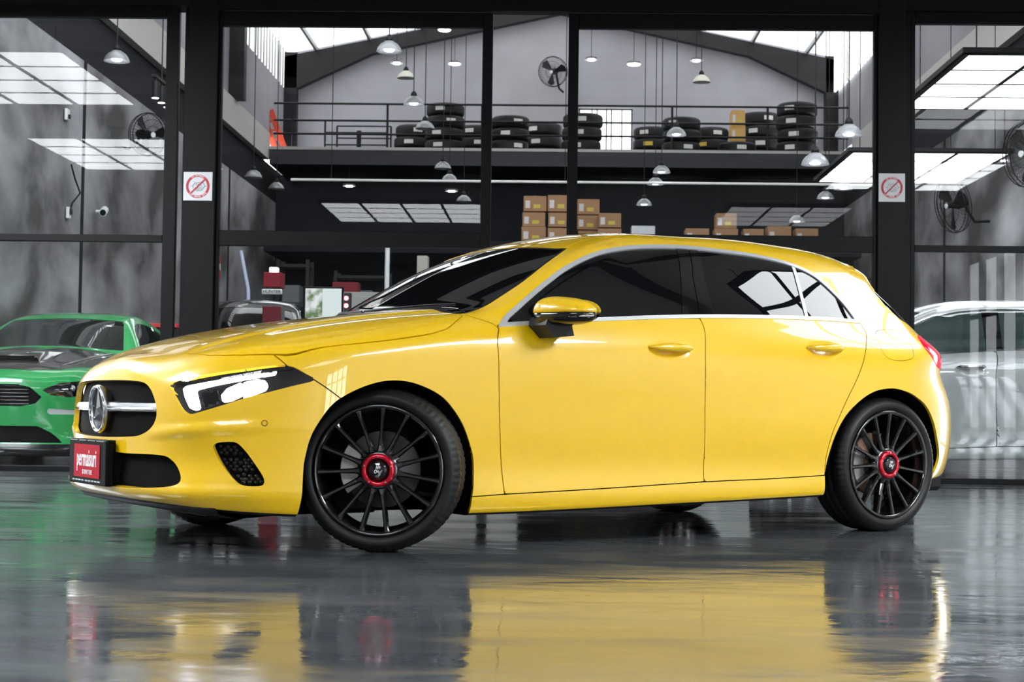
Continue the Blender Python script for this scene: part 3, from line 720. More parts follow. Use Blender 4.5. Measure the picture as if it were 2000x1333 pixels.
# ---------------------------------------------------------------- wheels
def build_wheel(name, parent, loc, rz, disc_mat, first=None):
    """axis along local y, outer face at -y; origin at the hub centre on the outer face"""
    D = .318; RR = .2525
    w = MB()   # rim barrel and lip = the part itself
    w.lathe([(RR - .004, .004), (RR + .003, -.004), (RR + .002, -.010), (RR - .010, -.008), (RR - .014, .006), (RR - .020, .03), (RR - .028, .10), (RR - .012, .19), (RR + .002, .20)], 72, 'y')
    rim = w.build(name, RIMBLK, parent, loc, (0, 0, rz))
    t = MB()   # tyre, with shoulder blocks and grooves
    prof = [(RR - .002, .006), (RR + .010, -.008), (RR + .030, -.014), (D - .026, -.010), (D - .012, .000), (D - .004, .012), (D, .026), (D, .060), (D - .007, .062), (D - .007, .070), (D, .072), (D, .100), (D - .007, .102), (D - .007, .112), (D, .114), (D, .142), (D - .007, .144), (D - .007, .152), (D, .154), (D, .180), (D - .004, .196), (D - .014, .208), (D - .03, .216), (RR + .02, .214), (RR, .202)]
    def rm(i, k, r): return r - .0035 if (i % 4 == 0 and k in (4, 5, 6, 7, 18, 19, 20, 21)) else r
    t.lathe(prof, 288, 'y', rmod=rm); t.build('tyre', RUBBER, rim)
    sp = None
    for i in range(15):
        a = 2 * math.pi * i / 15 + .06
        if sp is None:
            b = MB(); secs = [(.060, .0165, .004, .05), (.074, .0150, .004, .05), (.095, .0105, .008, .046), (.150, .0082, .006, .040), (.205, .0088, .000, .034), (.236, .0115, -.003, .03), (RR - .004, .0150, -.003, .03)]
            v = []; f = []
            for (r, hw, y0, dp) in secs:
                v += [(-hw, y0 + dp, r), (-hw, y0 + .007, r), (-hw * .45, y0, r), (hw * .45, y0, r), (hw, y0 + .007, r), (hw, y0 + dp, r)]
            for k in range(len(secs) - 1):
                for q in range(6): f.append((k * 6 + q, k * 6 + (q + 1) % 6, k * 6 + 6 + (q + 1) % 6, k * 6 + 6 + q))
            b.add(v, f); sp = b.mesh('spoke'); sp.materials.append(RIMBLK)
        link('spoke', sp, None, rim, (0, 0, 0), (0, a, 0))
    b = MB(); b.lathe([(.0, .05), (.078, .05), (.079, .012), (.074, .004), (.064, .001), (.0, .001)], 48, 'y'); b.build('hub', RIMBLK, rim)
    b = MB(); b.lathe([(.046, .002), (.0455, -.010), (.049, -.014), (.060, -.013), (.0645, -.008), (.0655, .002)], 60, 'y'); rg = b.build('hub_ring', REDAN, rim); rg['label'] = 'red anodised ring around the hub'
    for k in range(5):
        b = MB(); a = k * 2 * math.pi / 5 + .3; b.cyl((.055 * math.cos(a), -.0135, .055 * math.sin(a)), (.055 * math.cos(a), -.0155, .055 * math.sin(a)), .0032, n=10); b.build('bolt', CHROME, rim)
    b = MB(); b.lathe([(.045, .0), (.044, -.006), (.036, -.008), (.033, -.016), (.030, -.018), (.0, -.0185)], 48, 'y'); cap = b.build('hub_cap', BLACKGLOSS, rim)
    for tx, sz, ox, oz, sc in (('N', .0155, -.0015, .0105, 1), ('E', .009, .0085, .0115, 1), ('O', .0155, -.0085, -.0055, 1), ('E', .009, .0015, -.0045, 1)):
        me = text_mesh(tx, sz * 1.25, .0006, bold=.0008, sx=.72, shear=.25); me.materials.append(WHITEP)
        link('lettering', me, None, cap, (ox, -.0192, oz), (math.pi / 2, 0, 0))
    for k in range(5):
        z = -.003 - k * .0042; b = MB(); b.box((.012 - k * .0012, -.0188, z), (.018 - k * .0022, .0008, .0012), Matrix.Rotation(-.45, 3, 'Y')); b.build('stripe', WHITEP, cap)
    # brake disc and caliper
    b = MB(); b.lathe([(.0, .075), (.07, .075), (.072, .088), (.150, .088), (.150, .112), (.05, .112)], 60, 'y'); b.build('brake_disc', disc_mat, rim)
    b = MB()
    v = []; f = []; n = 12
    for i in range(n + 1):
        a = math.pi - .62 + 1.24 * i / n
        for (r, y) in ((.095, .07), (.160, .066), (.166, .085), (.166, .125), (.095, .125)): v.append((r * math.cos(a), y, r * math.sin(a)))
    for i in range(n):
        for k in range(5): f.append((i * 5 + k, i * 5 + (k + 1) % 5, i * 5 + 5 + (k + 1) % 5, i * 5 + 5 + k))
    f += [(0, 1, 2, 3, 4), tuple(n * 5 + k for k in range(5))]
    b.add(v, f); b.build('brake_caliper', ALUM, rim)
    b = MB(); b.cyl((0, .1, 0), (0, .24, 0), .06, n=24); b.build('axle_hub', BLACKPL, rim)
    return rim

def detail_hatchback(root):
    st = math.radians(38)
    build_wheel('wheel', root, (.012, -.835, .318), -st, STEEL)
    build_wheel('wheel', root, (2.729, -.868, .318), 0, RUST)
    build_wheel('wheel', root, (.05, .835, .318), math.pi - st, STEEL)
    build_wheel('wheel', root, (2.729, .868, .318), math.pi, RUST)
    # grille bar with star badge
    SX, SZ_ = -.806, .540
    gb = MB()
    for sg in (-1, 1):
        v = []; f = []
        for k, y in enumerate((.06, .10, .16, .26, .36, .44, .492)):
            xf = Fl(np.array([y]), np.array([.545]))[0] + (.012 if y > .3 else .004); h = .019 if k > 1 else .026 - .004 * k
            zc = .549
            v += [(xf + .03, sg * y, zc + h), (xf + .004, sg * y, zc + h * .85), (xf - .004, sg * y, zc + h * .1), (xf + .004, sg * y, zc - h * .8), (xf + .03, sg * y, zc - h)]
        for k in range(6):
            for q in range(5): f.append((k * 5 + q, k * 5 + (q + 1) % 5, k * 5 + 5 + (q + 1) % 5, k * 5 + 5 + q))
        f += [(0, 1, 2, 3, 4), tuple(30 + q for q in range(5))]
        gb.add(v, f)
    bar = gb.build('grille_bar', SILVER, root); bar['label'] = 'satin silver bar across the grille'
    for sg in (-1, 1):
        b = MB(); b.tube([(Fl(np.array([y]), np.array([.545]))[0] + (.010 if y > .3 else .002) - .004, sg * y, .541) for y in np.linspace(.11, .49, 12)], [.004] * 11 + [.003], 8); b.build('chrome_line', CHROME, bar)
    # badge: cone mount, ring, disc, three-pointed star
    tl = Matrix.Rotation(-.06, 3, 'Y')
    def P(q): return tuple(tl @ Vector(q) + Vector((SX, 0, SZ_)))
    b = MB(); n = 48; v = []; f = []
    prof = [(.062, .050), (.078, .030), (.092, .008), (.0975, -.010), (.096, -.019), (.0915, -.022), (.086, -.019), (.084, -.010)]
    for i in range(n):
        a = 2 * math.pi * i / n
        for r, h in prof: v.append(P((h, r * math.cos(a), r * math.sin(a))))
    K = len(prof)
    for i in range(n):
        for k in range(K - 1): f.append((i * K + k, ((i + 1) % n) * K + k, ((i + 1) % n) * K + k + 1, i * K + k + 1))
    b.add(v, f, True); badge = b.build('star_badge', SILVER, root); badge['label'] = 'silver ring badge with a three-pointed star'
    b = MB(); b.tube([P((-.021, .0905 * math.cos(a), .0905 * math.sin(a))) for a in np.linspace(0, 2 * math.pi, 61)[:-1]], .0048, 8, closed=True); b.build('badge_ring', CHROME, badge)
    b = MB(); b.add([P((-.010, .086 * math.cos(a), .086 * math.sin(a))) for a in np.linspace(0, 2 * math.pi, 49)[:-1]], [tuple(range(48))]); b.build('badge_disc', BLACKPL, badge)
    b = MB()
    for k in range(3):
        a = math.pi / 2 + k * 2 * math.pi / 3; tip = P((-.012, .087 * math.cos(a), .087 * math.sin(a))); c = P((-.024, 0, 0))
        q1 = P((-.011, .019 * math.cos(a + math.pi / 3), .019 * math.sin(a + math.pi / 3))); q2 = P((-.011, .019 * math.cos(a - math.pi / 3), .019 * math.sin(a - math.pi / 3)))
        b.add([c, tip, q1, q2], [(0, 1, 2), (0, 3, 1)])
    b.build('badge_star', CHROME, badge)
    # number-plate box with the dealer panel
    px = -.862
    b = MB(); b.rbox((px, -.232, .238), (px + .035, .232, .418), .006); plate = b.build('plate_holder', mat('matt_black', (.004, .004, .005), .6, spec=.08), root); plate['label'] = 'black plate holder with a red dealer panel'
    b = MB(); b.prism([(0, .25), (.035, .25), (.07, .30), (.07, .385), (.035, .418), (0, .418)], -.205, .205, ((px + .034, 0, 0), (1, 0, 0), (0, 0, 1), (0, -1, 0))); b.build('plate_bracket', MATS['matt_black'], plate)
    b = MB(); b.box((px - .001, .0, .331), (.002, .322, .132)); b.build('dealer_panel', mat('dealer_red', (.42, .003, .016), .6, spec=.15), plate)
    ro = (math.pi / 2, 0, -math.pi / 2)
    me = text_mesh('permaisuri', .105, .0008, bold=.0014, sx=.545, sy=.92); link('lettering', me, WHITEP, plate, (px - .0025, .0, .340), ro)
    me = text_mesh('S U N T E R', .025, .0008, bold=.0006, sx=.95, sy=1.); link('lettering', me, WHITEP, plate, (px - .0025, -.01, .286), ro)
    for k in range(9):
        b = MB(); b.box((px - .0005, .165 - k * .0385 - (.008 if k > 3 else 0), .2525), (.0015, .030 if k % 3 else .024, .0055)); b.build('print_line', mat('grey_print', (.45, .55, .55), .5), plate)
    for k in range(4):
        b = MB(); b.box((px - .001, .165 - k * .11, .4125), (.003, .09, .003)); b.build('plate_clip', CHROME, plate)
    # mirrors
    for sd in (-1, 1):
        cx, cy, cz = .775, .995, .951
        def shell(zlo, zhi, mt, nm, par, grow=0.):
            b = MB(); nu, nv = 40, 20; v = []; f = []
            for j in range(nv + 1):
                ph = -math.pi / 2 + math.pi * j / nv
                for i in range(nu):
                    th = 2 * math.pi * i / nu
                    e = .8
                    cu = math.copysign(abs(math.cos(th)) ** e, math.cos(th)); su = math.copysign(abs(math.sin(th)) ** e, math.sin(th))
                    cp = abs(math.cos(ph)) ** .75; s_ = math.copysign(abs(math.sin(ph)) ** .85, math.sin(ph))
                    x = .080 * cu * cp; y = .122 * su * cp; z = .066 * s_
                    if x > 0: x *= .62
                    z *= 1 - .22 * (y / .122)                       # taller towards the car
                    x += .05 * (y / .122)                           # swept back towards the tip
                    if z < -.035: z = -.035 + (z + .035) * .55
                    z = min(max(z, zlo), zhi)
                    g_ = 1 + grow
                    v.append((cx + x * g_, sd * (cy + y * g_), cz + z * g_))
            for j in range(nv):
                for i in range(nu): f.append((j * nu + i, j * nu + (i + 1) % nu, (j + 1) * nu + (i + 1) % nu, (j + 1) * nu + i))
            b.add(v, f, True); return b.build(nm, mt, par)
        m_ = shell(.001, .2, YELLOW, 'door_mirror', root); m_['label'] = 'yellow door mirror with a black lower half'
        shell(-.2, .0005, BLACKGLOSS, 'mirror_base', m_, -.006)
        b = MB(); b.prism([(-.075, .0), (.035, .0), (.055, -.075), (-.045, -.085), (-.085, -.035)], -.055, .075, ((cx - .005, sd * .905, cz - .015), (1, 0, 0), (0, 0, 1), (0, sd, 0))); b.build('mirror_foot', BLACKPL, m_)
        b = MB(); v = [(cx + .056 + .05 * math.cos(t) * .8, sd * (cy + .105 * math.cos(t)), cz + .008 + .05 * math.sin(t)) for t in np.linspace(0, 2 * math.pi, 33)[:-1]]; b.add(v, [tuple(range(32))]); b.build('mirror_glass', CHROME, m_)
        b = MB(); b.tube([(cx - .045, sd * (cy + .02), cz - .019), (cx - .035, sd * (cy + .07), cz - .017), (cx + .01, sd * (cy + .113), cz - .015), (cx + .05, sd * (cy + .120), cz - .012)], .0042, 8); b.build('indicator', mat('clear_lamp', (.5, .45, .42), .1, coat=1), m_)
    # wipers, roof fin, chin blade, side rubber strip
    for y0, y1 in ((-.55, .02), (.05, .55)):
        b = MB(); b.tube([(T2i(abs(y), .03) - .05 * 0, y, T2z(abs(y), .03) + .004) for y in np.linspace(y0, y1, 9)], .0045, 6); b.build('wiper', BLACKPL, root)
    b = MB(); b.prism([(0, 0), (.16, 0), (.155, .05), (.13, .055)], -.012, .012, ((2.45, 0, 1.345), (1, 0, 0), (0, 0, 1), (0, 1, 0))); b.build('roof_fin', YELLOW, root)
    def ztop(x, w):
        lo, hi = 1.0, 1.5
        for _ in range(16):
            md = (lo + hi) / 2
            if body(np.array([x]), np.array([w]), np.array([md]))[0] < 0: lo = md
            else: hi = md
        return lo
    b = MB(); ys = np.linspace(-.575, .575, 25); v = []; f = []                 # roof spoiler lip
    for y in ys:
        k = 1 - (y / .575) ** 2; xt = 2.878 + .145 * k; xr = xt - .15; zr = ztop(xr, abs(y)); zm = ztop(xt - .075, abs(y)); zt = 1.238 + .016 * k
        v += [(xr, y, zr - .002), (xt - .075, y, max(zm, (zr + zt) / 2) + .006), (xt, y, zt), (xt - .006, y, zt - .010), (xt - .09, y, zt - .045)]
    for k in range(24):
        for q in range(4): f.append((k * 5 + q, k * 5 + q + 1, k * 5 + 6 + q, k * 5 + 5 + q))
    f += [(0, 1, 2, 3, 4), (120, 121, 122, 123, 124)]
    b.add(v, f); b.build('spoiler', YELLOW, root)
    b = MB(); ys = np.linspace(-.70, .70, 29); v = []; f = []
    for y in ys:
        x = Fl(np.array([abs(y)]), np.array([.19]))[0]; zb = Zb(np.array([x]))[0]
        v += [(x + .015, y, zb + .012), (x + .03, y, zb - .012), (x + .10, y, zb - .03), (x + .30, y, zb - .02), (x + .30, y, zb + .01)]
    for k in range(28):
        for q in range(4): f.append((k * 5 + q, k * 5 + q + 1, k * 5 + 6 + q, k * 5 + 5 + q))
    b.add(v, f, True); b.build('chin_blade', BLACKPL, root)
    # underbody clutter between the wheels
    for q0, q1 in (((.45, -.74, .168), (2.2, .74, .23)), ((-.55, -.5, .13), (.2, .5, .25)), ((2.9, -.6, .17), (3.4, .6, .28))):
        b = MB(); b.rbox(q0, q1, .02); b.build('floor_pan', BLACKPL, root)
    for ax in (0, 2.729):
        b = MB(); b.cyl((ax, -.62, .318), (ax, .62, .318), .038); b.build('axle', BLACKPL, root)

def T2i(w, dx):
    """x of the windscreen foot at half-width w, plus dx"""
    xs = np.linspace(.2, .8, 300); d = T2(xs, np.full(300, w)) - T1(xs, np.full(300, w)); return xs[np.argmax(d > 0)] + dx
def T2z(w, dx):
    x = T2i(w, dx); return float(T2(np.array([x]), np.array([w]))[0])

HATCH = build_hatchback()
detail_hatchback(HATCH)

# ---------------------------------------------------------------- surfaces of the building
def floor_material():
    m = mat('epoxy_floor', (.09, .1, .105), .1, spec=.62)
    N, L, b = nodes(m)
    tc = N.new('ShaderNodeTexCoord')
    def noise(scale, st, det=4, dist=0.):
        mp = N.new('ShaderNodeMapping'); mp.inputs['Scale'].default_value = st; nz = N.new('ShaderNodeTexNoise'); nz.inputs['Scale'].default_value = scale; nz.inputs['Detail'].default_value = det; nz.inputs['Distortion'].default_value = dist
        L.new(tc.outputs['Object'], mp.inputs[0]); L.new(mp.outputs[0], nz.inputs['Vector']); return nz.outputs['Fac']
    def ramp(src, a, b_, c0, c1):
        r = N.new('ShaderNodeValToRGB'); r.color_ramp.elements[0].position = a; r.color_ramp.elements[1].position = b_; r.color_ramp.elements[0].color = (*c0, 1); r.color_ramp.elements[1].color = (*c1, 1); L.new(src, r.inputs[0]); return r.outputs[0]
    n1 = noise(.9, (.7, 1.6, 1), 6, .4)
    L.new(ramp(n1, .36, .66, (.068, .076, .086), (.115, .126, .138)), b.inputs['Base Color'])
    n2 = noise(2.2, (.6, 1.8, 1), 5, .6)
    mr = N.new('ShaderNodeMapRange'); mr.inputs['From Min'].default_value = .38; mr.inputs['From Max'].default_value = .70; mr.inputs['To Min'].default_value = .035; mr.inputs['To Max'].default_value = .21
    L.new(n2, mr.inputs[0]); L.new(mr.outputs[0], b.inputs['Roughness'])
    n3 = noise(5.0, (.8, 1.5, 1), 3, .3); n4 = noise(38, (1, 1, 1), 2)
    mx = N.new('ShaderNodeMath'); mx.operation = 'MULTIPLY_ADD'; mx.inputs[1].default_value = .10; L.new(n4, mx.inputs[0]); L.new(n3, mx.inputs[2])
    bp = N.new('ShaderNodeBump'); bp.inputs['Strength'].default_value = 1.; bp.inputs['Distance'].default_value = .0016; L.new(mx.outputs[0], bp.inputs['Height']); L.new(bp.outputs[0], b.inputs['Normal'])
    return m
FLOOR = floor_material()
CONC = mat('board_concrete', (.16, .155, .155), .75)
add_noise(CONC, 1.15, 12, (.060, .057, .057), (.42, .415, .435), .38, .72, (1, .5, .8), dist=.3)
PLASTER = mat('grey_plaster', (.32, .31, .33), .85); add_noise(PLASTER, 1.1, 4, (.29, .28, .30), (.33, .32, .345))
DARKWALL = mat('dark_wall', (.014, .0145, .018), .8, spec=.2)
BEIGE = mat('beige_beam', (.52, .50, .46), .7)
OFFWHITE = mat('pale_plaster', (.80, .79, .76), .8)
CEIL = mat('grey_sheet_ceiling', (.72, .72, .73), .5)
ROOFSH = mat('roof_sheet', (.33, .32, .31), .6)
SKYL = emit_mat('translucent_roof_sheet', (.95, .98, 1), SKYLIGHT)
GLASS = glass_mat('partition_glass', (.93, .95, .955), .5)
STEELBLK = mat('black_steel', (.006, .006, .007), .5, spec=.25)
GREYM = mat('grey_metal', (.25, .25, .26), .45, metal=.3)
WHITEM = mat('white_enamel', (.72, .72, .70), .4)

def st(o): return tag(o, kind='structure')
HX0, HX1, BACK = -6.0, 6.2, 35.3
b = MB(); b.add([(-8.2, -7, 0), (8.4, -7, 0), (8.4, 36, 0), (-8.2, 36, 0)], [(0, 1, 2, 3)]); st(b.build('floor', FLOOR))
b = MB(); b.add([(-40, -40, -.02), (40, -40, -.02), (40, -7, -.02), (-40, -7, -.02)], [(0, 1, 2, 3)]); st(b.build('ground', mat('forecourt', (.34, .34, .33), .9)))
# showroom shell
b = MB(); b.bb((-8.2, -7, 0), (-8.0, 12.7, 5.4)); st(b.build('wall_left', mat('grey_side_wall', (.34, .34, .34), .8)))
b = MB(); b.bb((8.2, -7, 3.6), (8.4, 12.7, 5.4)); wr_ = st(b.build('wall_right', OFFWHITE))
b = MB(); b.bb((8.2, -1.6, 0), (8.4, 12.7, 3.6)); b.build('pier', OFFWHITE, wr_)
b = MB(); b.bb((8.2, -7, 0), (8.4, -6.6, 3.6)); b.build('pier', OFFWHITE, wr_)
w6 = empty('window_6', (8.3, -4.1, 0)); st(w6)                 # tall street windows on the right, daylight comes in here
for k in range(5):
    y = -2.46 + k * 1.23; b = MB(); b.box((0, y, 1.8), (.12, .09, 3.6)); b.build('mullion', FRAME, w6)
for z in (.04, 2.45, 3.56):
    b = MB(); b.box((0, 0, z), (.10, 5.0, .08)); b.build('rail', FRAME, w6)
b = MB(); b.bb((-8.2, -7.2, 0), (8.4, -7.0, 5.4)); st(b.build('wall_front', mat('street_wall', (.5, .49, .48), .8)))
b = MB(); b.bb((-8.2, -7, 5.4), (8.4, 13.0, 5.5)); ce = st(b.build('ceiling', CEIL))
for y in (-5.2, -2.2, .8, 3.8, 6.9, 10.35, 12.2):
    b = MB(); b.bb((-8.0, y, 5.08), (8.2, y + .22, 5.4)); b.build('ceiling_beam', STEELBLK, ce)
for x in (-7.0, -3.2, 0.1, 3.4, 7.2):
    b = MB(); b.bb((x - .08, -7, 5.16), (x + .08, 12.7, 5.4)); b.build('ceiling_joist', STEELBLK, ce)
# partition above the glass
Y0, Y1 = WALL_Y, WALL_Y + .12
b = MB(); b.bb((-8.0, Y0 - .06, 3.79), (8.2, Y1 + .06, 5.4)); st(b.build('wall_partition', FRAME))
b = MB(); b.bb((-2.735, Y0 - .09, 3.755), (2.585, Y0 - .06, 3.80)); st(b.build('trim_1', FRAME))

def window(name, x0, x1, ztop, zt0, zt1, stile_l, stile_r, y, label=None):
    """glazed panel: stiles, rails and two panes"""
    r = empty(name, ((x0 + x1) / 2, y, 0)); st(r); cx = (x0 + x1) / 2
    def bar(nm, a, c):
        b = MB(); b.rbox((a[0] - cx, -.03, a[1]), (c[0] - cx, .03, c[1]), .004); b.build(nm, FRAME, r)
    bar('stile', (x0, 0), (x0 + stile_l, ztop + .12)); bar('stile', (x1 - stile_r, 0), (x1, ztop + .12))
    bar('top_rail', (x0 + stile_l, ztop), (x1 - stile_r, ztop + .12)); bar('transom', (x0 + stile_l, zt0), (x1 - stile_r, zt1)); bar('bottom_rail', (x0 + stile_l, 0), (x1 - stile_r, .045))
    for za, zb in ((.045, zt0), (zt1, ztop)):
        b = MB(); xa, xb = x0 + stile_l - cx, x1 - stile_r - cx
        b.add([(xa, -.012, za), (xb, -.012, za), (xb, -.012, zb), (xa, -.012, zb)], [(0, 1, 2, 3)]); b.build('pane', GLASS, r)
    return r
window('window_1', -8.0, -3.07, 3.708, 1.867, 1.925, .06, .105, WALL_Y + .04)
window('window_2', -2.735, -.51, 3.634, 1.842, 1.967, .03, .083, WALL_Y)
window('window_3', .102, 2.585, 3.634, 1.838, 1.968, .083, .03, WALL_Y)
window('window_4', 2.86, 8.2, 3.700, 1.853, 1.907, .035, .06, WALL_Y + .04)
for n, (xa, xb, ya, yb) in enumerate(((-3.02, -2.965, 0, .12), (-2.965, -2.735, -.07, .16), (2.585, 2.80, -.07, .16), (2.80, 2.86, 0, .12)), 2):
    b = MB(); b.rbox((xa, WALL_Y + ya, 0), (xb, WALL_Y + yb, 3.9), .006); st(b.build('trim_%d' % n, FRAME))

# workshop shell
lw = MB(); lw.bb((HX0 - .2, Y1, 0), (HX0, BACK, 4.9)); lwo = st(lw.build('wall_workshop_left', CONC))
for y in (16.0, 20.05, 24.6, 29.2):
    b = MB(); b.bb((HX0, y, 0), (HX0 + .012, y + .10, 4.9)); b.build('joint', DARKWALL, lwo)
rw = MB(); rw.bb((HX1, Y1, 0), (HX1 + .2, BACK, 4.9)); rwo = st(rw.build('wall_workshop_right', CONC))
for y in (15.8, 20.6, 25.4, 30.2):
    b = MB(); b.bb((HX1 - .012, y, 0), (HX1, y + .10, 4.9)); b.build('joint', DARKWALL, rwo)
for s_, x in ((1, HX0), (-1, HX1)):
    nm = 'left' if s_ > 0 else 'right'
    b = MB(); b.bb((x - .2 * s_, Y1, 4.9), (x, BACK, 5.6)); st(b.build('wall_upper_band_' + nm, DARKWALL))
    b = MB(); b.bb((x - .2 * s_, Y1, 5.6), (x + .12 * s_, 32.7, 6.15)); st(b.build('trim_beam_' + nm, BEIGE))
    b = MB(); b.bb((x - .2 * s_, Y1, 6.15), (x, BACK, 7.55)); st(b.build('wall_high_' + nm, PLASTER))
    wv = empty('window_clerestory_' + nm, (x, 24, 7.55)); st(wv)
    for k in range(5):
        y = 14.5 + k * 4.2
        b = MB(); b.bb((-.10, y - 24, 0), (-.06, y - 24 + 4.0, 1.0)); b.build('pane', emit_mat('louvre_glow', (.95, .95, .93), .7), wv)
        for j in range(12):
            b = MB(); b.box((0, y - 24 + .17 + j * .33, .5), (.03, .06, 1.0)); b.build('louvre', GREYM, wv)
    b = MB(); b.bb((x - .2 * s_, Y1, 8.5), (x, BACK, 8.7)); st(b.build('trim_eave_' + nm, STEELBLK))
# back wall with gable
APX, EAVE, APZ = .1, 8.35, 9.62
b = MB(); b.prism([(HX0 - .2, 0), (HX1 + .2, 0), (HX1 + .2, EAVE), (APX, APZ), (HX0 - .2, EAVE)], 0, .2, ((0, BACK, 0), (1, 0, 0), (0, 0, 1), (0, 1, 0))); bwall = st(b.build('wall_back', PLASTER))
for s_, x in ((1, HX0), (-1, HX1)):
    for yk in (BACK - .35, 29.0, 22.5, 16.0):
        fr = empty('trim_portal_frame', (x, yk, 0)); st(fr)
        b = MB(); b.bb((0, 0, 6.15 if yk < 34 else 5.85), (.28 * s_, .25, EAVE)); b.build('post', STEELBLK, fr)
        dx = APX - x; dz = APZ - EAVE
        b = MB(); b.prism([(0, EAVE - .10), (dx, APZ - .10), (dx, APZ - .36), (dx * .32, EAVE + dz * .32 - .42), (.28 * s_, EAVE - .80), (0, EAVE - .80)], 0, .22, ((0, 0, 0), (1, 0, 0), (0, 0, 1), (0, 1, 0))); b.build('rafter', STEELBLK, fr)
def roof_slab(name, x0, y0, y1, m):
    z0 = EAVE
    b = MB(); b.add([(x0, y0, z0), (APX, y0, APZ), (APX, y1, APZ), (x0, y1, z0), (x0, y0, z0 + .08), (APX, y0, APZ + .08), (APX, y1, APZ + .08), (x0, y1, z0 + .08)],
                    [(0, 1, 2, 3), (4, 7, 6, 5), (0, 4, 5, 1), (1, 5, 6, 2), (2, 6, 7, 3), (3, 7, 4, 0)])
    return st(b.build(name, m))
for nm, x in (('left', HX0 - .3), ('right', HX1 + .3)):
    for k, (ya, yb, mm) in enumerate(((Y1, 17, ROOFSH), (17, 19, SKYL), (19, 25, ROOFSH), (25, 27, SKYL), (27, 31.6, ROOFSH), (31.6, 35.5, SKYL))):
        r_ = roof_slab(('ceiling_skylight_' if mm is SKYL else 'ceiling_roof_') + nm, x, ya, yb, mm)
for k in range(5):                                         # purlins under the rear skylight
    for s_, x in ((1, HX0), (-1, HX1)):
        t = (k + .6) / 5.2; px = x + (APX - x) * t; pz = EAVE + (APZ - EAVE) * t
        b = MB(); b.bb((px - .03, 27, pz - .12), (px + .03, 35.3, pz - .02)); st(b.build('trim_purlin', GREYM))

# hung light panels: frame, diffusers, rods
def light_panel(x0, y0, nx, ny, label, lit=True, cell=.60, gap=.048, dim=1., rod=1.62):
    """array of square diffusers in a black frame; x0, y0 = corner with the lowest x, y"""
    w = nx * (cell + gap) + gap; h = ny * (cell + gap) + gap
    r = empty('light_panel', (x0 + w / 2, y0 + h / 2, PANEL_Z)); tag(r, label, 'ceiling light', 'hung light panels')
    f = MB()
    fr = MB(); fr.bb((-w / 2 - .02, -h / 2 - .02, .012), (w / 2 + .02, h / 2 + .02, .06)); fo = fr.build('housing', STEELBLK, r)
    for i in range(nx + 1):
        X = -w / 2 + i * (cell + gap) + gap / 2; b = MB(); b.box((X, 0, .006), (gap, h, .016)); b.build('bar', STEELBLK, r)
    for j in range(ny + 1):
        Y = -h / 2 + j * (cell + gap) + gap / 2; b = MB(); b.box((0, Y, .006), (w, gap, .014)); b.build('bar', STEELBLK, r)
    me = None
    for i in range(nx):
        for j in range(ny):
            c = (-w / 2 + gap + i * (cell + gap) + cell / 2, -h / 2 + gap + j * (cell + gap) + cell / 2, .006)
            if me is None:
                b = MB(); b.box((0, 0, 0), (cell, cell, .008)); me = b.mesh('diffuser'); me.materials.append(emit_mat('panel_diffuser' + ('' if dim == 1 else '_%d' % (dim * 100)), (.93, .97, 1), PANEL_W * dim))
            link('diffuser', me, None, r, c)
    for sx in (-1, 1):
        for sy in (-1, 1):
            b = MB(); b.cyl((sx * w * .42, sy * h * .42, .06), (sx * w * .42, sy * h * .42, rod), .006, n=6); b.build('rod', STEELBLK, r)
    return r
light_panel(-6.47, 8.73, 3, 4, 'large hung light panel over the left of the showroom, nearest the glass partition')
light_panel(-6.47, 3.95, 3, 4, 'large hung light panel over the left of the showroom, in the middle row')
light_panel(-3.75, -2.1, 4, 4, 'large dimmed light panel over the left of the showroom, nearest the street', dim=.6)
light_panel(3.85, 7.65, 3, 4, 'large hung light panel over the right of the showroom, nearest the glass partition', cell=.57, gap=.062, dim=.31)
light_panel(3.85, 2.6, 3, 4, 'large hung light panel over the right of the showroom, in the middle row', dim=1.2)
light_panel(2.75, -2.1, 3, 4, 'large dimmed light panel over the right of the showroom, nearest the street', dim=.22)
light_panel(3.64, 14.22, 3, 4, 'bright hung light panel behind the right-hand glass, upper of the two', dim=.19, rod=4.70)
light_panel(3.64, 19.7, 3, 4, 'bright hung light panel behind the right column, lower of the two', dim=.19, rod=4.70)

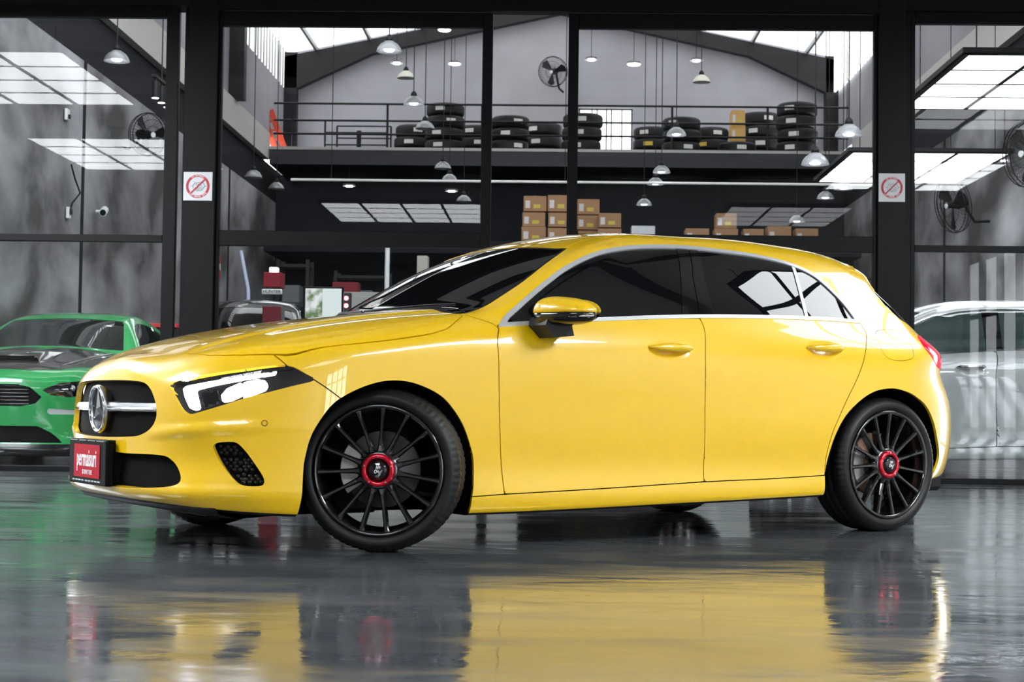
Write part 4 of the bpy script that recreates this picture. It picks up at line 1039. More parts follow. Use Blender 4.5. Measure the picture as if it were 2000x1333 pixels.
# ---------------------------------------------------------------- notices on the columns
RED = mat('sign_red', (.52, .03, .05), .5); NAVY = mat('sign_navy', (.05, .09, .16), .5); PINK = mat('sign_letter', (.85, .72, .72), .5)
SIGNW = mat('sign_white', (.72, .73, .76), .5)
def notice(x0, x1, z0, z1, label, y):
    s = x1 - x0; r = empty('notice_sign', ((x0 + x1) / 2, y, (z0 + z1) / 2)); tag(r, label, 'sign', 'hand-shake notices on the columns')
    b = MB(); b.box((0, .001, 0), (s, .004, z1 - z0)); b.build('board', SIGNW, r)
    R_ = s * .41; b = MB(); n = 48
    v = []
    for i in range(n):
        a = 2 * math.pi * i / n
        for rr in (R_, R_ * .80): v += [(rr * math.cos(a), -.0018, rr * math.sin(a)), (rr * math.cos(a), -.0030, rr * math.sin(a))]
    f = []
    for i in range(n):
        j = (i + 1) % n; f += [(i * 4 + 1, j * 4 + 1, j * 4 + 3, i * 4 + 3), (i * 4, j * 4, j * 4 + 1, i * 4 + 1), (i * 4 + 2, i * 4 + 3, j * 4 + 3, j * 4 + 2)]
    b.add(v, f); b.build('ring', RED, r)
    b = MB(); b.box((0, -.0042, 0), (R_ * 1.72, .001, s * .045), Matrix.Rotation(-math.pi / 4, 3, 'Y')); b.build('slash', RED, r)
    k = s
    def stroke(pts, w=.011):
        b = MB(); b.tube([(px * k, -.0030, pz * k) for px, pz in pts], w * k * .5, 6); b.build('drawn_line', NAVY, r)
    stroke([(-.14, .17), (-.10, .125), (-.19, .0), (-.25, .01)]); stroke([(-.10, .125), (-.04, .11), (.04, .135), (.12, .11), (.19, .13)])
    stroke([(.18, .13), (.25, .0), (.30, .0)]); stroke([(.25, .0), (.19, -.05), (.16, -.12), (.10, -.16), (.05, -.15), (.0, -.165), (-.06, -.155), (-.09, -.12)])
    stroke([(-.19, .0), (-.15, -.04), (-.17, -.09), (-.12, -.10), (-.09, -.05)]); stroke([(-.04, .11), (-.08, .05), (-.04, .03), (.02, .07), (.08, .06), (.16, -.02)])
    for q in range(4): stroke([(.10 - q * .045, -.02 - q * .012), (.145 - q * .05, -.11 - q * .013)])
    def arc(txt, a_mid, flip, sp):
        n_ = len(txt)
        for i, ch in enumerate(txt):
            if ch == ' ': continue
            o_ = (i - (n_ - 1) / 2) * sp
            a = a_mid - o_ if not flip else a_mid + o_
            me = text_mesh(ch, s * .082, .0005, bold=s * .002); rr = R_ * .90
            rot = a - math.pi / 2 if not flip else a + math.pi / 2
            link('lettering', me, PINK, r, (rr * math.cos(a), -.0036, rr * math.sin(a)), (Matrix.Rotation(-rot, 4, 'Y') @ Matrix.Rotation(math.pi / 2, 4, 'X')).to_euler())
    arc('NO OFFENSE', math.pi / 2, False, .125); arc('JUST WANNA SAFE', -math.pi / 2, True, .125)
notice(-2.990, -2.757, 2.199, 2.430, 'white no-handshake notice on the column behind the green car', WALL_Y - .074)
notice(2.588, 2.797, 2.243, 2.470, 'white no-handshake notice on the column behind the tail of the yellow car', WALL_Y - .074)

# ---------------------------------------------------------------- upper mezzanine: slab, railing, tyres, boxes
MZ = 32.6
mz = MB(); mz.bb((HX0 + .13, MZ, 5.50), (HX1 - .13, BACK, 5.84)); st(mz.build('floor_mezzanine', mat('mezzanine_grey', (.022, .023, .027), .7)))
b = MB(); b.bb((HX0 + .13, MZ - .03, 5.80), (HX1 - .13, MZ + .04, 5.86)); st(b.build('trim_mezzanine_edge', mat('edge_angle', (.35, .33, .32), .5)))
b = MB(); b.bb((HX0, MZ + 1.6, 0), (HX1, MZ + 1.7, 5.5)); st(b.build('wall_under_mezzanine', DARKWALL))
rl = empty('railing', (0, MZ + .05, 5.84)); tag(rl, 'black steel railing along the upper mezzanine', 'railing')
for z in (.30, .58, .93):
    b = MB(); b.cyl((HX0 + .2, 0, z), (HX1 - .2, 0, z), .022, n=8); b.build('rail', STEELBLK, rl)
for x in np.arange(-5.4, 6.2, 1.95):
    b = MB(); b.cyl((x, 0, 0), (x, 0, .93), .024, n=8); b.build('post', STEELBLK, rl)
fr = empty('stair_guard', (-4.184, 33.4, 5.84)); tag(fr, 'small black guard frame behind the railing, left of the tyres', 'railing')
for k, (dx, dy) in enumerate(((-.66, 0), (.66, 0), (-.5, .7), (.66, .7))):
    b = MB(); b.cyl((dx, dy, 0), (dx, dy, .72), .02, n=8); b.build('post', STEELBLK, fr)
for z in (.2, .46, .72):
    for y, x0 in ((0, -.66), (.7, -.5)):
        b = MB(); b.cyl((x0, y, z), (.66, y, z), .016, n=8); b.build('rail', STEELBLK, fr)
b = MB(); b.cyl((.02, .3, 0), (.02, .3, .55), .05, n=12); b.build('bollard', STEELBLK, fr)
TYRE = mat('stored_tyre', (.007, .007, .008), .6, spec=.3); LABELW = mat('tyre_label', (.62, .60, .58), .6); LABELY = mat('tyre_label_yellow', (.62, .42, .05), .6)
def tyre_mesh(R_, w):
    b = MB(); b.lathe([(R_ * .62, 0), (R_ * .70, -.006), (R_ * .90, .0), (R_ * .98, .03), (R_, .06), (R_, w - .06), (R_ * .98, w - .03), (R_ * .90, w), (R_ * .70, w + .006), (R_ * .62, w)], 32, 'z')
    return b.mesh('tyre')
TM = tyre_mesh(.395, .238); TM.materials.append(TYRE)
TM2 = tyre_mesh(.415, .258); TM2.materials.append(TYRE)
stacks = [  # px centre, count, large, label text
    (800, 3, 0, 'the leftmost stack'), (862, 4, 0, 'the tall stack right of the leftmost one'), (925, 3, 0, 'the stack behind the left door stile'),
    (990, 3, 0, 'the left stack in the open doorway'), (1056, 3, 1, 'the right stack in the open doorway'), (1132, 3, 1, 'the stack behind the right door stile'),
    (1268, 3, 0, 'the stack just right of the bright window reflection'), (1328, 3, 0, 'the second stack right of the bright window reflection'), (1384, 3, 0, 'the third stack right of the bright window reflection'),
    (1436, 1, 0, 'the single tyre under the brown boxes'), (1482, 4, 1, 'the left of the two tall right-hand stacks'), (1552, 4, 1, 'the right of the two tall right-hand stacks')]
def PXX(px, y): return (px - 1079) / 3124.0 * y
for (px, n, big, lab) in stacks:
    y = 33.12 if stacks.index((px, n, big, lab)) % 2 else 34.3; x = PXX(px, y)
    order = ['bottom', 'second', 'third', 'top'] if n == 4 else (['bottom', 'middle', 'top'] if n == 3 else ['only'])
    for k in range(n):
        t = link('stored_tyre', TM2 if big else TM, None, None, (x + random.uniform(-.02, .02), y, 5.845 + k * (.272 if big else .252)), (0, 0, random.random() * 6))
        tag(t, ('%s tyre of %s' % (order[k], lab)) if n > 1 else 'black tyre lying alone under the two brown boxes', 'tyre', 'tyres stored on the mezzanine')
        rr = (.415 if big else .395) + .002; a = -math.pi / 2 + random.uniform(-.6, .6) - t.rotation_euler.z; w = .258 if big else .238
        b = MB(); v = []
        for q in range(5):
            aa = a - .25 + q * .125
            v += [(rr * math.cos(aa), rr * math.sin(aa), w * .32), (rr * math.cos(aa), rr * math.sin(aa), w * .68)]
        b.add(v, [(q * 2, q * 2 + 2, q * 2 + 3, q * 2 + 1) for q in range(4)]); b.build('paper_label', LABELY if (px in (1268, 1328, 1384) and k % 2) else LABELW, t)
CARD = mat('cardboard', (.36, .20, .10), .8); CARD2 = mat('cardboard_bright', (.62, .36, .12), .8); TAPE = mat('box_label_yellow', (.55, .45, .06), .6)
CARDW = mat('white_carton', (.62, .64, .66), .7)
def carton(x, y, z, w, d, h, label, m=CARD, group='cartons stored at the back of the workshop'):
    r = empty('carton', (x, y, z)); tag(r, label, 'box', group)
    b = MB(); b.rbox((-w / 2, -d / 2, 0), (w / 2, d / 2, h), .006); b.build('body', m, r)
    b = MB(); b.box((-w * .32, -d / 2 - .002, h * .45), (w * .2, .003, h * .5)); b.build('paper_label', LABELW, r)
    b = MB(); b.box((w * .08, -d / 2 - .002, h * .32), (w * .3, .003, h * .25)); b.build('yellow_label', TAPE, r)
    b = MB(); b.box((0, 0, h + .001), (.05, d, .002)); b.build('tape', mat('parcel_tape', (.5, .36, .2), .4), r)
carton(PXX(1436, 33.12), 33.12, 6.092, .30, .4, .34, 'orange-brown carton on the single tyre, lower of two', CARD2)
carton(PXX(1436, 33.12), 33.12, 6.434, .28, .4, .32, 'orange-brown carton on the single tyre, upper of two', CARD2)
# lower deck with cartons
DK = 31.2
dz = 3.814
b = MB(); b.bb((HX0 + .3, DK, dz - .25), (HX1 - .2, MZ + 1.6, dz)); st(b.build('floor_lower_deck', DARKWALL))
rows = [(1040, 0, .48, .30, 'bottom left carton of the pile in the open doorway'), (1040, 1, .45, .28, 'middle left carton of the pile in the open doorway'), (1042, 2, .45, .30, 'top left carton of the pile in the open doorway'),
        (1090, 0, .46, .28, 'bottom right carton of the pile in the open doorway'), (1090, 1, .44, .28, 'middle right carton of the pile in the open doorway'), (1089, 2, .45, .32, 'top right carton of the pile in the open doorway'),
        (1149, 0, .44, .28, 'bottom carton just right of the right door stile'), (1147, 1, .44, .28, 'middle carton just right of the right door stile'), (1147, 2, .44, .30, 'top carton just right of the right door stile'),
        (1188, 0, .46, .28, 'lower carton beside the white carton'), (1188, 1, .44, .28, 'upper carton beside the white carton'),
        (1358, 0, .46, .30, 'lone brown carton right of the white carton'), (1414, 0, .46, .30, 'lower carton of the pair in the middle of the right-hand bay'), (1414, 1, .40, .30, 'upper carton of the pair in the middle of the right-hand bay'),
        (1467, 0, .40, .30, 'brown carton right of the stacked pair'), (1517, 0, .46, .36, 'wide brown carton behind the small pendant lamp'), (1570, 0, .44, .32, 'rightmost brown carton on the lower deck')]
for (px, k, w, h, lab) in rows:
    carton(PXX(px, DK + .35), DK + .35 + (.42 if px in (1147, 1149) else 0), dz + k * .305, w, .4, h, lab)
carton(PXX(1253, DK + .35), DK + .35, dz, .46, .4, .34, 'white carton standing alone on the lower deck', CARDW)
# bright window in the back wall, with bars
wd = empty('window_reflection', (PXX(1178, BACK - .02), BACK - .02, 6.0)); st(wd)
b = MB(); b.bb((-.56, -.02, 0), (.56, 0, 1.18)); b.build('pane', emit_mat('reflection_pane', (.93, .97, 1), 1.1), wd)
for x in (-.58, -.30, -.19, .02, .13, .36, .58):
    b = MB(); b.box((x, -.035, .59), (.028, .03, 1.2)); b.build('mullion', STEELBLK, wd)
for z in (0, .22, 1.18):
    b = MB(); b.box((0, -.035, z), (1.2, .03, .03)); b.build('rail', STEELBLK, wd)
# red ladder, leaning
ld = empty('ladder', (-5.730, 33.3, 5.84)); tag(ld, 'bright red steel ladder leaning at the left end of the railing', 'ladder')
for dx in (-.10, .10):
    b = MB(); b.box((dx - .18, 0, .44), (.12, .06, 1.0), Matrix.Rotation(-.36, 3, 'Y')); b.build('rail', mat('ladder_red', (.62, .06, .02), .5), ld)
for k in range(5):
    z = .1 + k * .19; b = MB(); b.box((-.18 + (.44 - z) * .376, 0, z), (.16, .04, .03)); b.build('rung', MATS['ladder_red'], ld)

# ---------------------------------------------------------------- pendant lamps
SHADE = mat('lamp_shade', (.30, .30, .31), .35, metal=.4); SHADEL = mat('lamp_shade_pale', (.62, .60, .50), .5); BULB = emit_mat('lamp_bulb', (.9, .92, 1), 6.)
BULBOFF = mat('bulb_off', (.5, .5, .5), .3)
_pm = {}
def pendant(p, lit, label, pale=False, top=None, d=.30):
    r = empty('pendant_lamp', p); tag(r, label, 'lamp', 'pendant lamps')
    if 'm' not in _pm:
        b = MB(); b.lathe([(.150, 0), (.148, .008), (.135, .045), (.105, .085), (.062, .115), (.050, .125), (.046, .122), (.10, .078), (.13, .040), (.144, .004), (.150, 0)], 32, 'z'); _pm['m'] = b.mesh('shade')
        b = MB(); b.lathe([(.0, .20), (.02, .20), (.024, .19), (.034, .18), (.042, .165), (.046, .125), (.0, .125)], 20, 'z'); _pm['s'] = b.mesh('socket')
        b = MB(); b.lathe([(.0, .004), (.05, .006), (.066, .03), (.05, .08), (.0, .1)], 20, 'z'); _pm['b'] = b.mesh('bulb')
    for nm, k, m in (('shade', 'm', SHADEL if pale else SHADE), ('socket', 's', STEELBLK), ('bulb', 'b', BULB if lit else BULBOFF)):
        key = k + m.name
        if key not in _pm: me = _pm[k].copy(); me.materials.clear(); me.materials.append(m); _pm[key] = me
        link(nm, _pm[key], None, r)
    zt = (top if top else EAVE + (APZ - EAVE) * (1 - abs(p[0] - APX) / 6.3)) - p[2] + .05
    b = MB(); b.cyl((0, 0, .2), (0, 0, zt), .008, n=6); b.build('cord', STEELBLK, r)
PL = [((-5.151, 18.500, 4.562), 1, 'lit pendant lamp high behind the left-hand glass', 0), ((-1.970, 18.700, 4.745), 1, 'lit pendant lamp highest in the left bay of the doors', 0), ((-2.053, 23.000, 4.929), 1, 'lit pendant lamp in front of the mezzanine tyres at left', 0),
      ((1.829, 24.000, 4.685), 1, 'lit pendant lamp in front of the tyres right of the bright window reflection', 0), ((1.813, 27.000, 4.560), 1, 'upper of the three lit lamps hanging close together', 0), ((1.806, 28.500, 4.570), 1, 'middle of the three lit lamps hanging close together', 0), ((1.721, 30.500, 4.455), 1, 'lowest of the three lit lamps hanging close together', 0),
      ((3.164, 17.200, 3.530), 1, 'lit pendant lamp beside the right column, topmost there', 0), ((2.804, 17.200, 3.216), 1, 'lit pendant lamp at the left corner of the bright light panel', 0), ((4.516, 25.000, 4.034), 1, 'lit pendant lamp just under the bright light panel', 0), ((4.746, 28.000, 4.284), 1, 'lit pendant lamp below and left of the light panel', 0), ((4.552, 30.000, 4.101), 1, 'lit pendant lamp in front of the rightmost cartons', 0),
      ((-2.548, 27.000, 6.143), 0, 'pale unlit pendant lamp against the gable, left side', 1), ((2.475, 27.000, 6.112), 0, 'pale unlit pendant lamp against the gable, right side', 1),
      ((-2.047, 25.000, 4.928), 0, 'dark unlit pendant lamp in front of the leftmost tyre stack', 0), ((-5.126, 27.000, 4.417), 0, 'dark unlit pendant lamp beside the left column', 0), ((-5.254, 30.000, 4.634), 0, 'dark unlit pendant lamp second from the left column', 0), ((-1.966, 28.000, 4.745), 0, 'dark unlit pendant lamp, upper of the two close together', 0), ((-2.010, 30.500, 4.892), 0, 'dark unlit pendant lamp, lower of the two close together', 0), ((-1.758, 31.000, 4.554), 0, 'dark unlit pendant lamp beside the left door stile', 0),
      ((6.176, 22.000, 4.021), 1, 'lit pendant lamp at the right edge of the picture', 0)]
for p_, lit, lab, pale in PL: pendant(p_, lit, lab, bool(pale))
SPOTM = emit_mat('downlight', (1, 1, .98), 6.)
for p_, lab in (((-2.116, 30.000, 7.677), 'round downlight at the top of the left door bay'), ((-1.976, 31.000, 7.248), 'round downlight left of the left door stile'), ((-3.111, 31.000, 7.250), 'small round downlight beside the pale lamp'), ((0.694, 31.000, 7.349), 'small round downlight right of the wall fan'), ((1.425, 29.000, 6.833), 'larger round downlight right of the wall fan'), ((2.738, 31.000, 7.345), 'small round downlight above the pale lamp at right'), ((-4.262, 33.000, 5.098), 'small bright spot lamp under the mezzanine at left'), ((4.337, 33.000, 5.563), 'small bright spot lamp under the mezzanine at right'), ((-2.129, 33.000, 5.012), 'small bright spot lamp beside the lower dark lamps')):
    r = empty('downlight', p_); tag(r, lab, 'lamp', 'round downlights')  # flat discs high up: lights reflected in the glass, added as hung lamps
    b = MB(); b.cyl((0, 0, 0), (0, 0, .03), .11 if 'larger' in lab or 'round' in lab[:6] else .07, n=20); b.build('disc', SPOTM, r)
    b = MB(); b.lathe([(.13, .012), (.13, .05), (.0, .06)], 20, 'z'); b.build('housing', GREYM, r)
    top = 5.5 if 'mezz' in lab or 'lower' in lab else 8.9
    b = MB(); b.cyl((0, 0, .05), (0, 0, top - p_[2]), .006, n=6); b.build('cord', STEELBLK, r)

# ---------------------------------------------------------------- wall fans
def fan(p, axis, R_, label, foot):
    """axis = direction the fan blows"""
    r = empty('wall_fan', p); tag(r, label, 'fan', 'wall fans'); W = Vector(axis).normalized(); U = W.cross(Vector((0, 0, 1))).normalized(); V_ = U.cross(W)
    def P(a, q, h): return U * (q * math.cos(a)) + V_ * (q * math.sin(a)) + W * h
    A = np.linspace(0, 2 * math.pi, 33)[:-1]
    cg = MB()
    for q, h in ((R_, .0), (R_ * .97, .05), (R_ * .97, -.05), (R_ * .7, .085), (R_ * .4, .10)):
        cg.tube([P(a, q, h) for a in A], .006 if q > R_ * .9 else .003, 6, closed=True)
    for a in np.linspace(0, 2 * math.pi, 41)[:-1]:
        cg.tube([P(a, R_, 0), P(a, R_ * .85, .07), P(a, R_ * .3, .105)], .002, 4, cap=False); cg.tube([P(a, R_, 0), P(a, R_ * .8, -.07), P(a, R_ * .2, -.09)], .002, 4, cap=False)
    g = cg.build('cage', STEELBLK, r); g['kind'] = 'stuff'
    for k in range(3):
        a0 = k * 2.094 + .5; b = MB(); v = [P(a0, .04, .02), P(a0 + .75, .05, -.02), P(a0 + .62, R_ * .88, -.03), P(a0 + .25, R_ * .92, .0), P(a0 - .05, R_ * .8, .03)]
        b.add(v + [q - W * .004 for q in v], [(0, 1, 2, 3, 4), (9, 8, 7, 6, 5)] + [(i, (i + 1) % 5, 5 + (i + 1) % 5, 5 + i) for i in range(5)]); b.build('blade', BLACKPL, r)
    b = MB(); b.tube([W * .10, W * .02, W * -.08, W * -.22], [.03, .05, .075, .06], 16); b.build('motor', BLACKPL, r)
    b = MB(); b.cyl(W * .1, W * .115, .035, n=16); b.build('cap', mat('fan_cap', (.6, .6, .6), .3), r)
    b = MB(); f_ = Vector(foot) - Vector(p); b.tube([W * -.2, W * -.24 + Vector((0, 0, -.12)), f_ * .6 + Vector((0, 0, -.1)), f_], .022, 8); b.build('arm', STEELBLK, r)
fan((-0.058, 34.600, 7.883), (-.35, -.9, -.25), .33, 'round black wall fan above the tyres in the open doorway', (0.173, 35.200, 7.554))
fan((-5.45, 21.2, 4.158), (.75, -.65, -.15), .29, 'round black wall fan on the left concrete wall, partly behind a light panel', (-5.95, 21.4, 4.033))
fan((5.62, 22.6, 3.495), (-.95, -.3, -.2), .40, 'black wall fan on the right concrete wall beside the right column', (6.16, 22.7, 3.280))
fan((5.0, 16.9, 3.308), (-.9, -.42, -.1), .36, 'large black wall fan cut by the right edge of the picture', (6.16, 17.1, 3.200))

# ---------------------------------------------------------------- small fittings on the left wall, track lights, conduit
def cable(pts, label, rad=.012):
    b = MB(); b.tube(pts, rad, 6); tag(b.build('cable', STEELBLK), label, 'cable')
zz = lambda y, k: k
r = empty('wall_socket', (-5.985, 19.3, 4.072)); tag(r, 'white wall socket high on the left concrete wall', 'socket')
b = MB(); b.rbox((0, -.06, -.07), (.035, .06, .07), .006); b.build('plate', WHITEM, r); b = MB(); b.rbox((.035, -.025, -.05), (.06, .025, .0), .004); b.build('plug', BLACKPL, r)
r = empty('wall_socket', (-5.985, 19.45, 2.882)); tag(r, 'white wall socket at the lower end of the dangling cable', 'socket')
b = MB(); b.rbox((0, -.055, -.07), (.035, .055, .07), .006); b.build('plate', WHITEM, r); b = MB(); b.rbox((.035, -.025, -.02), (.06, .025, .05), .004); b.build('plug', BLACKPL, r)
cable([(-5.95, 19.45, 3.483), (-5.93, 19.55, 3.325), (-5.92, 19.75, 3.167), (-5.94, 19.5, 3.009), (-5.95, 19.45, 2.914)], 'dangling black cable between fan and socket on the left wall')
r = empty('security_camera', (-5.96, 20.6, 3.042)); tag(r, 'small white security camera on the left concrete wall', 'camera')
b = MB(); b.cyl((0, 0, 0), (.09, 0, 0), .02, n=10); b.build('bracket', WHITEM, r); b = MB(); b.cyl((.09, .08, .03), (.13, -.14, -.03), .05, n=16); b.build('body', WHITEM, r); b = MB(); b.cyl((.13, -.14, -.03), (.132, -.15, -.033), .04, n=16); b.build('lens', BLACKGLOSS, r)
for (yy, pxs, pys, lab) in ((18.2, (289, 301, 313), (172, 178, 187), 'black track with three small spotlights under the left beam'),):
    r = empty('track_light', (PXX(300, yy), yy, 4.262)); tag(r, lab, 'lamp')
    b = MB(); b.box((0, 0, .0), (.05, .75, .03)); b.build('track', STEELBLK, r)
    b = MB(); b.cyl((0, 0, 0), (0, 0, 1.75), .008, n=6); b.build('cord', STEELBLK, r)
    for k in range(3):
        b = MB(); b.cyl((0, -.28 + k * .28, -.02), (0, -.28 + k * .28, -.06), .012, n=8); b.cyl((0, -.28 + k * .28, -.05), (0, -.28 + k * .28, -.24), .045, n=16); b.build('spot', STEELBLK, r)
        b = MB(); b.cyl((0, -.28 + k * .28, -.241), (0, -.28 + k * .28, -.246), .04, n=16); b.build('glow', emit_mat('spot_glow', (1, 1, 1), 1.5), r)
b = MB(); b.cyl((PXX(560, 27), 27, 4.388), (PXX(1700, 27), 27, 4.388), .022, n=8); bt = b.build('reflected_line', mat('pale_reflection', (.7, .68, .66), .5)); tag(bt, 'long pale horizontal line reflected in the glass, built as a hung rod', 'rail')  # pale line of a reflection in the glass, added as a hung rod
for px in (640, 1100, 1650):
    b = MB(); b.cyl((PXX(px, 27), 27, 4.388), (PXX(px, 27), 27, 9.4), .008, n=6); b.build('hanger', STEELBLK, bt)

# ---------------------------------------------------------------- workshop equipment near the floor
r = empty('alignment_tower', (-3.015, 17.2, 0)); tag(r, 'red and black wheel-alignment tower with a lamp on top', 'machine')
b = MB(); b.rbox((-.10, -.12, 0), (.10, .12, 1.62), .01); b.build('column', mat('tower_grey', (.06, .06, .07), .4), r)
b = MB(); b.rbox((-.10, -.14, 0), (.10, -.121, 1.615), .004); b.build('lower_panel', mat('tower_red', (.10, .006, .012), .5, spec=.2), r)
b = MB(); b.rbox((-.095, -.14, 1.820), (.095, .12, 1.981), .008); b.build('head', mat('tower_red2', (.17, .006, .014), .5, spec=.2), r)
b = MB(); b.rbox((-.11, -.15, 1.742), (.11, -.12, 1.798), .008); b.build('name_plate', mat('plate_grey', (.5, .5, .5), .4), r)
me = text_mesh('HUNTER', .05, .001, bold=.001); link('lettering', me, mat('plate_ink', (.1, .1, .1), .5), r, (0, -.153, 1.770), (math.pi / 2, 0, 0))
b = MB(); b.rbox((-.045, -.08, 1.981), (.045, .02, 2.020 + .02), .01); b.build('lamp', emit_mat('tower_lamp', (1, 1, .95), 1.0), r)
r = empty('television', (-2.534, 17.6, 1.521)); tag(r, 'bright television screen on a cabinet behind the windscreen', 'screen')
tw, th_ = 0.406, 0.327
b = MB(); b.rbox((-tw / 2 - .02, -.03, -.02), (tw / 2 + .02, .03, th_ + .02), .006); b.build('bezel', BLACKGLOSS, r)
b = MB(); b.rbox((-.05, 0, -1.521 + .03), (.05, .05, -.02), .006); b.rbox((-.3, -.2, -1.521), (.3, .2, -1.521 + .03), .006); b.build('stand', STEELBLK, r)
scr = mat('screen_picture', (.02, .02, .02), .2, emit=(.85, .97, .95), estr=.26)
def screen_nodes(m):
    N, L, b = nodes(m); tc = N.new('ShaderNodeTexCoord'); nz = N.new('ShaderNodeTexNoise'); nz.inputs['Scale'].default_value = 9; nz.inputs['Detail'].default_value = 5
    L.new(tc.outputs['Object'], nz.inputs['Vector']); r = N.new('ShaderNodeValToRGB'); r.color_ramp.elements[0].color = (.12, .22, .06, 1); r.color_ramp.elements[1].color = (.95, .98, 1, 1); r.color_ramp.elements[0].position = .4; r.color_ramp.elements[1].position = .6
    L.new(nz.outputs['Fac'], r.inputs[0]); L.new(r.outputs[0], b.inputs['Emission Color'])
leaf = mat('screen_foliage', (.02, .02, .02), .2, emit=(.6, .8, .5), estr=.26); screen_nodes(leaf)
b = MB(); b.box((-tw * .26, -.032, th_ / 2), (tw * .46, .003, th_)); b.build('picture', leaf, r)
b = MB(); b.box((tw * .235, -.032, th_ / 2), (tw * .52, .003, th_)); b.build('picture', scr, r)
r = empty('signal_lamp', (-2.654, 20.5, 1.760)); tag(r, 'black signal box with two red lights beside the television', 'lamp')
b = MB(); b.rbox((-.06, -.05, -.1), (.06, .05, 0.249), .01); b.build('box', BLACKPL, r)
for k in range(2):
    b = MB(); b.cyl((0, -.05, .08 + k * .095), (0, -.06, .08 + k * .095), .03, n=14); b.build('light', emit_mat('red_signal', (1, .02, .03), 1.0), r)
b = MB(); b.cyl((0, .0, -.1), (0, 0, -1.760), .03, n=10); b.build('stand', STEELBLK, r)
cb = empty('cabinet', (-3.054, 21.6, 0)); tag(cb, 'long grey workshop cabinet under the television', 'cabinet')
ct = 2.085
b = MB(); b.rbox((.12, -.2, 0), (2.6, .4, ct), .01); b.build('body', mat('cabinet_grey', (.22, .22, .21), .6), cb)
for k in range(4):
    b = MB(); b.rbox((-.32 + .46 + k * .61, -.22, .1), (.23 + .46 + k * .61, -.2, ct - .06), .006); d_ = b.build('door', MATS['cabinet_grey'], cb); b = MB(); b.box((.16 + .46 + k * .61, -.23, ct - .3), (.02, .02, .14)); b.build('handle', CHROME, d_)
b = MB(); b.rbox((-3.012, 21.7, ct), (-2.659, 22.0, ct + 0.154), .01); tag(b.build('tool_box', mat('toolbox_red', (.12, .006, .01), .5, spec=.2)), 'dark red tool box on the grey cabinet', 'box')
r = empty('fire_extinguisher', (-5.86, 27.6, 2.729)); tag(r, 'red fire extinguisher on the left workshop wall', 'extinguisher')
b = MB(); b.lathe([(.0, 0), (.07, .0), (.075, .02), (.075, .38), (.05, .44), (.02, .46), (.0, .46)], 20, 'z'); b.build('bottle', mat('extinguisher_red', (.5, .02, .02), .3), r)
b = MB(); b.cyl((0, 0, .46), (0, 0, .54), .02, n=10); b.build('valve', STEELBLK, r); b = MB(); b.lathe([(.077, .15), (.077, .26)], 20, 'z'); b.build('paper_label', LABELW, r); b = MB(); b.box((-.09, 0, .25), (.06, .05, .3)); b.build('bracket', STEELBLK, r)
b = MB(); b.tube([(-4.728, 24, 2.875), (-4.603, 24, 2.287), (-4.557, 24, 0)], .03, 8); tag(b.build('pole', mat('pale_pole', (.45, .5, .65), .4)), 'pale blue leaning pole right of the left column', 'pole')
b = MB(); b.cyl((-2.400, 23, 0), (-2.400, 23, 2.950), .035, n=12); tag(b.build('lift_post', mat('pale_post', (.6, .6, .6), .4)), 'slim pale upright post behind the windscreen', 'post')
for k, (px, y, w, h, lab) in enumerate(((572, 27, .5, 3.0, 'tall black rack at the back of the workshop, left of the tower'), (706, 28, .9, 2.9, 'wide black rack at the back of the workshop, behind the windscreen'), (880, 28.5, .8, 2.7, 'black rack at the back of the workshop, above the windscreen top'), (1650, 27, .8, 2.9, 'black rack at the back of the workshop, behind the spoiler'))):
    r = empty('storage_rack', (PXX(px, y), y, 0)); tag(r, lab, 'rack', 'black storage racks')
    for sx in (-1, 1):
        for sy in (-1, 1):
            b = MB(); b.box((sx * w / 2, sy * .25, h / 2), (.06, .06, h)); b.build('upright', STEELBLK, r)
    for q in range(5):
        b = MB(); b.box((0, 0, .3 + q * (h - .4) / 4), (w, .5, .05)); b.build('shelf', STEELBLK, r)
    random.seed(k)
    for q in range(4):
        b = MB(); ww = w * random.uniform(.25, .4); z0 = .325 + q * (h - .4) / 4; b.rbox((-ww, -.2, z0), (ww * .6, .2, z0 + random.uniform(.25, .4)), .01); b.build('tote', mat('tote_%d' % q, [(.05, .05, .06), (.18, .17, .15), (.03, .04, .05), (.1, .1, .11)][q], .6), r)
b = MB(); b.rbox((-2.253, 26.3, 0), (-2.074, 26.6, 3.045), .01); tag(b.build('locker', mat('cream_locker', (.42, .40, .34), .6)), 'narrow cream locker behind the windscreen', 'locker')
b = MB(); b.rbox((-4.748, 18.25, 0), (-4.322, 18.7, 1.427), .01); o_ = b.build('tool_trolley', BLACKPL); tag(o_, 'black tool trolley with a red top behind the green car', 'trolley')
b = MB(); b.rbox((-4.748 - .01, 18.23, 1.427), (-4.322 + .01, 18.72, 1.474), .006); b.build('top', mat('trolley_red', (.5, .02, .025), .4), o_)

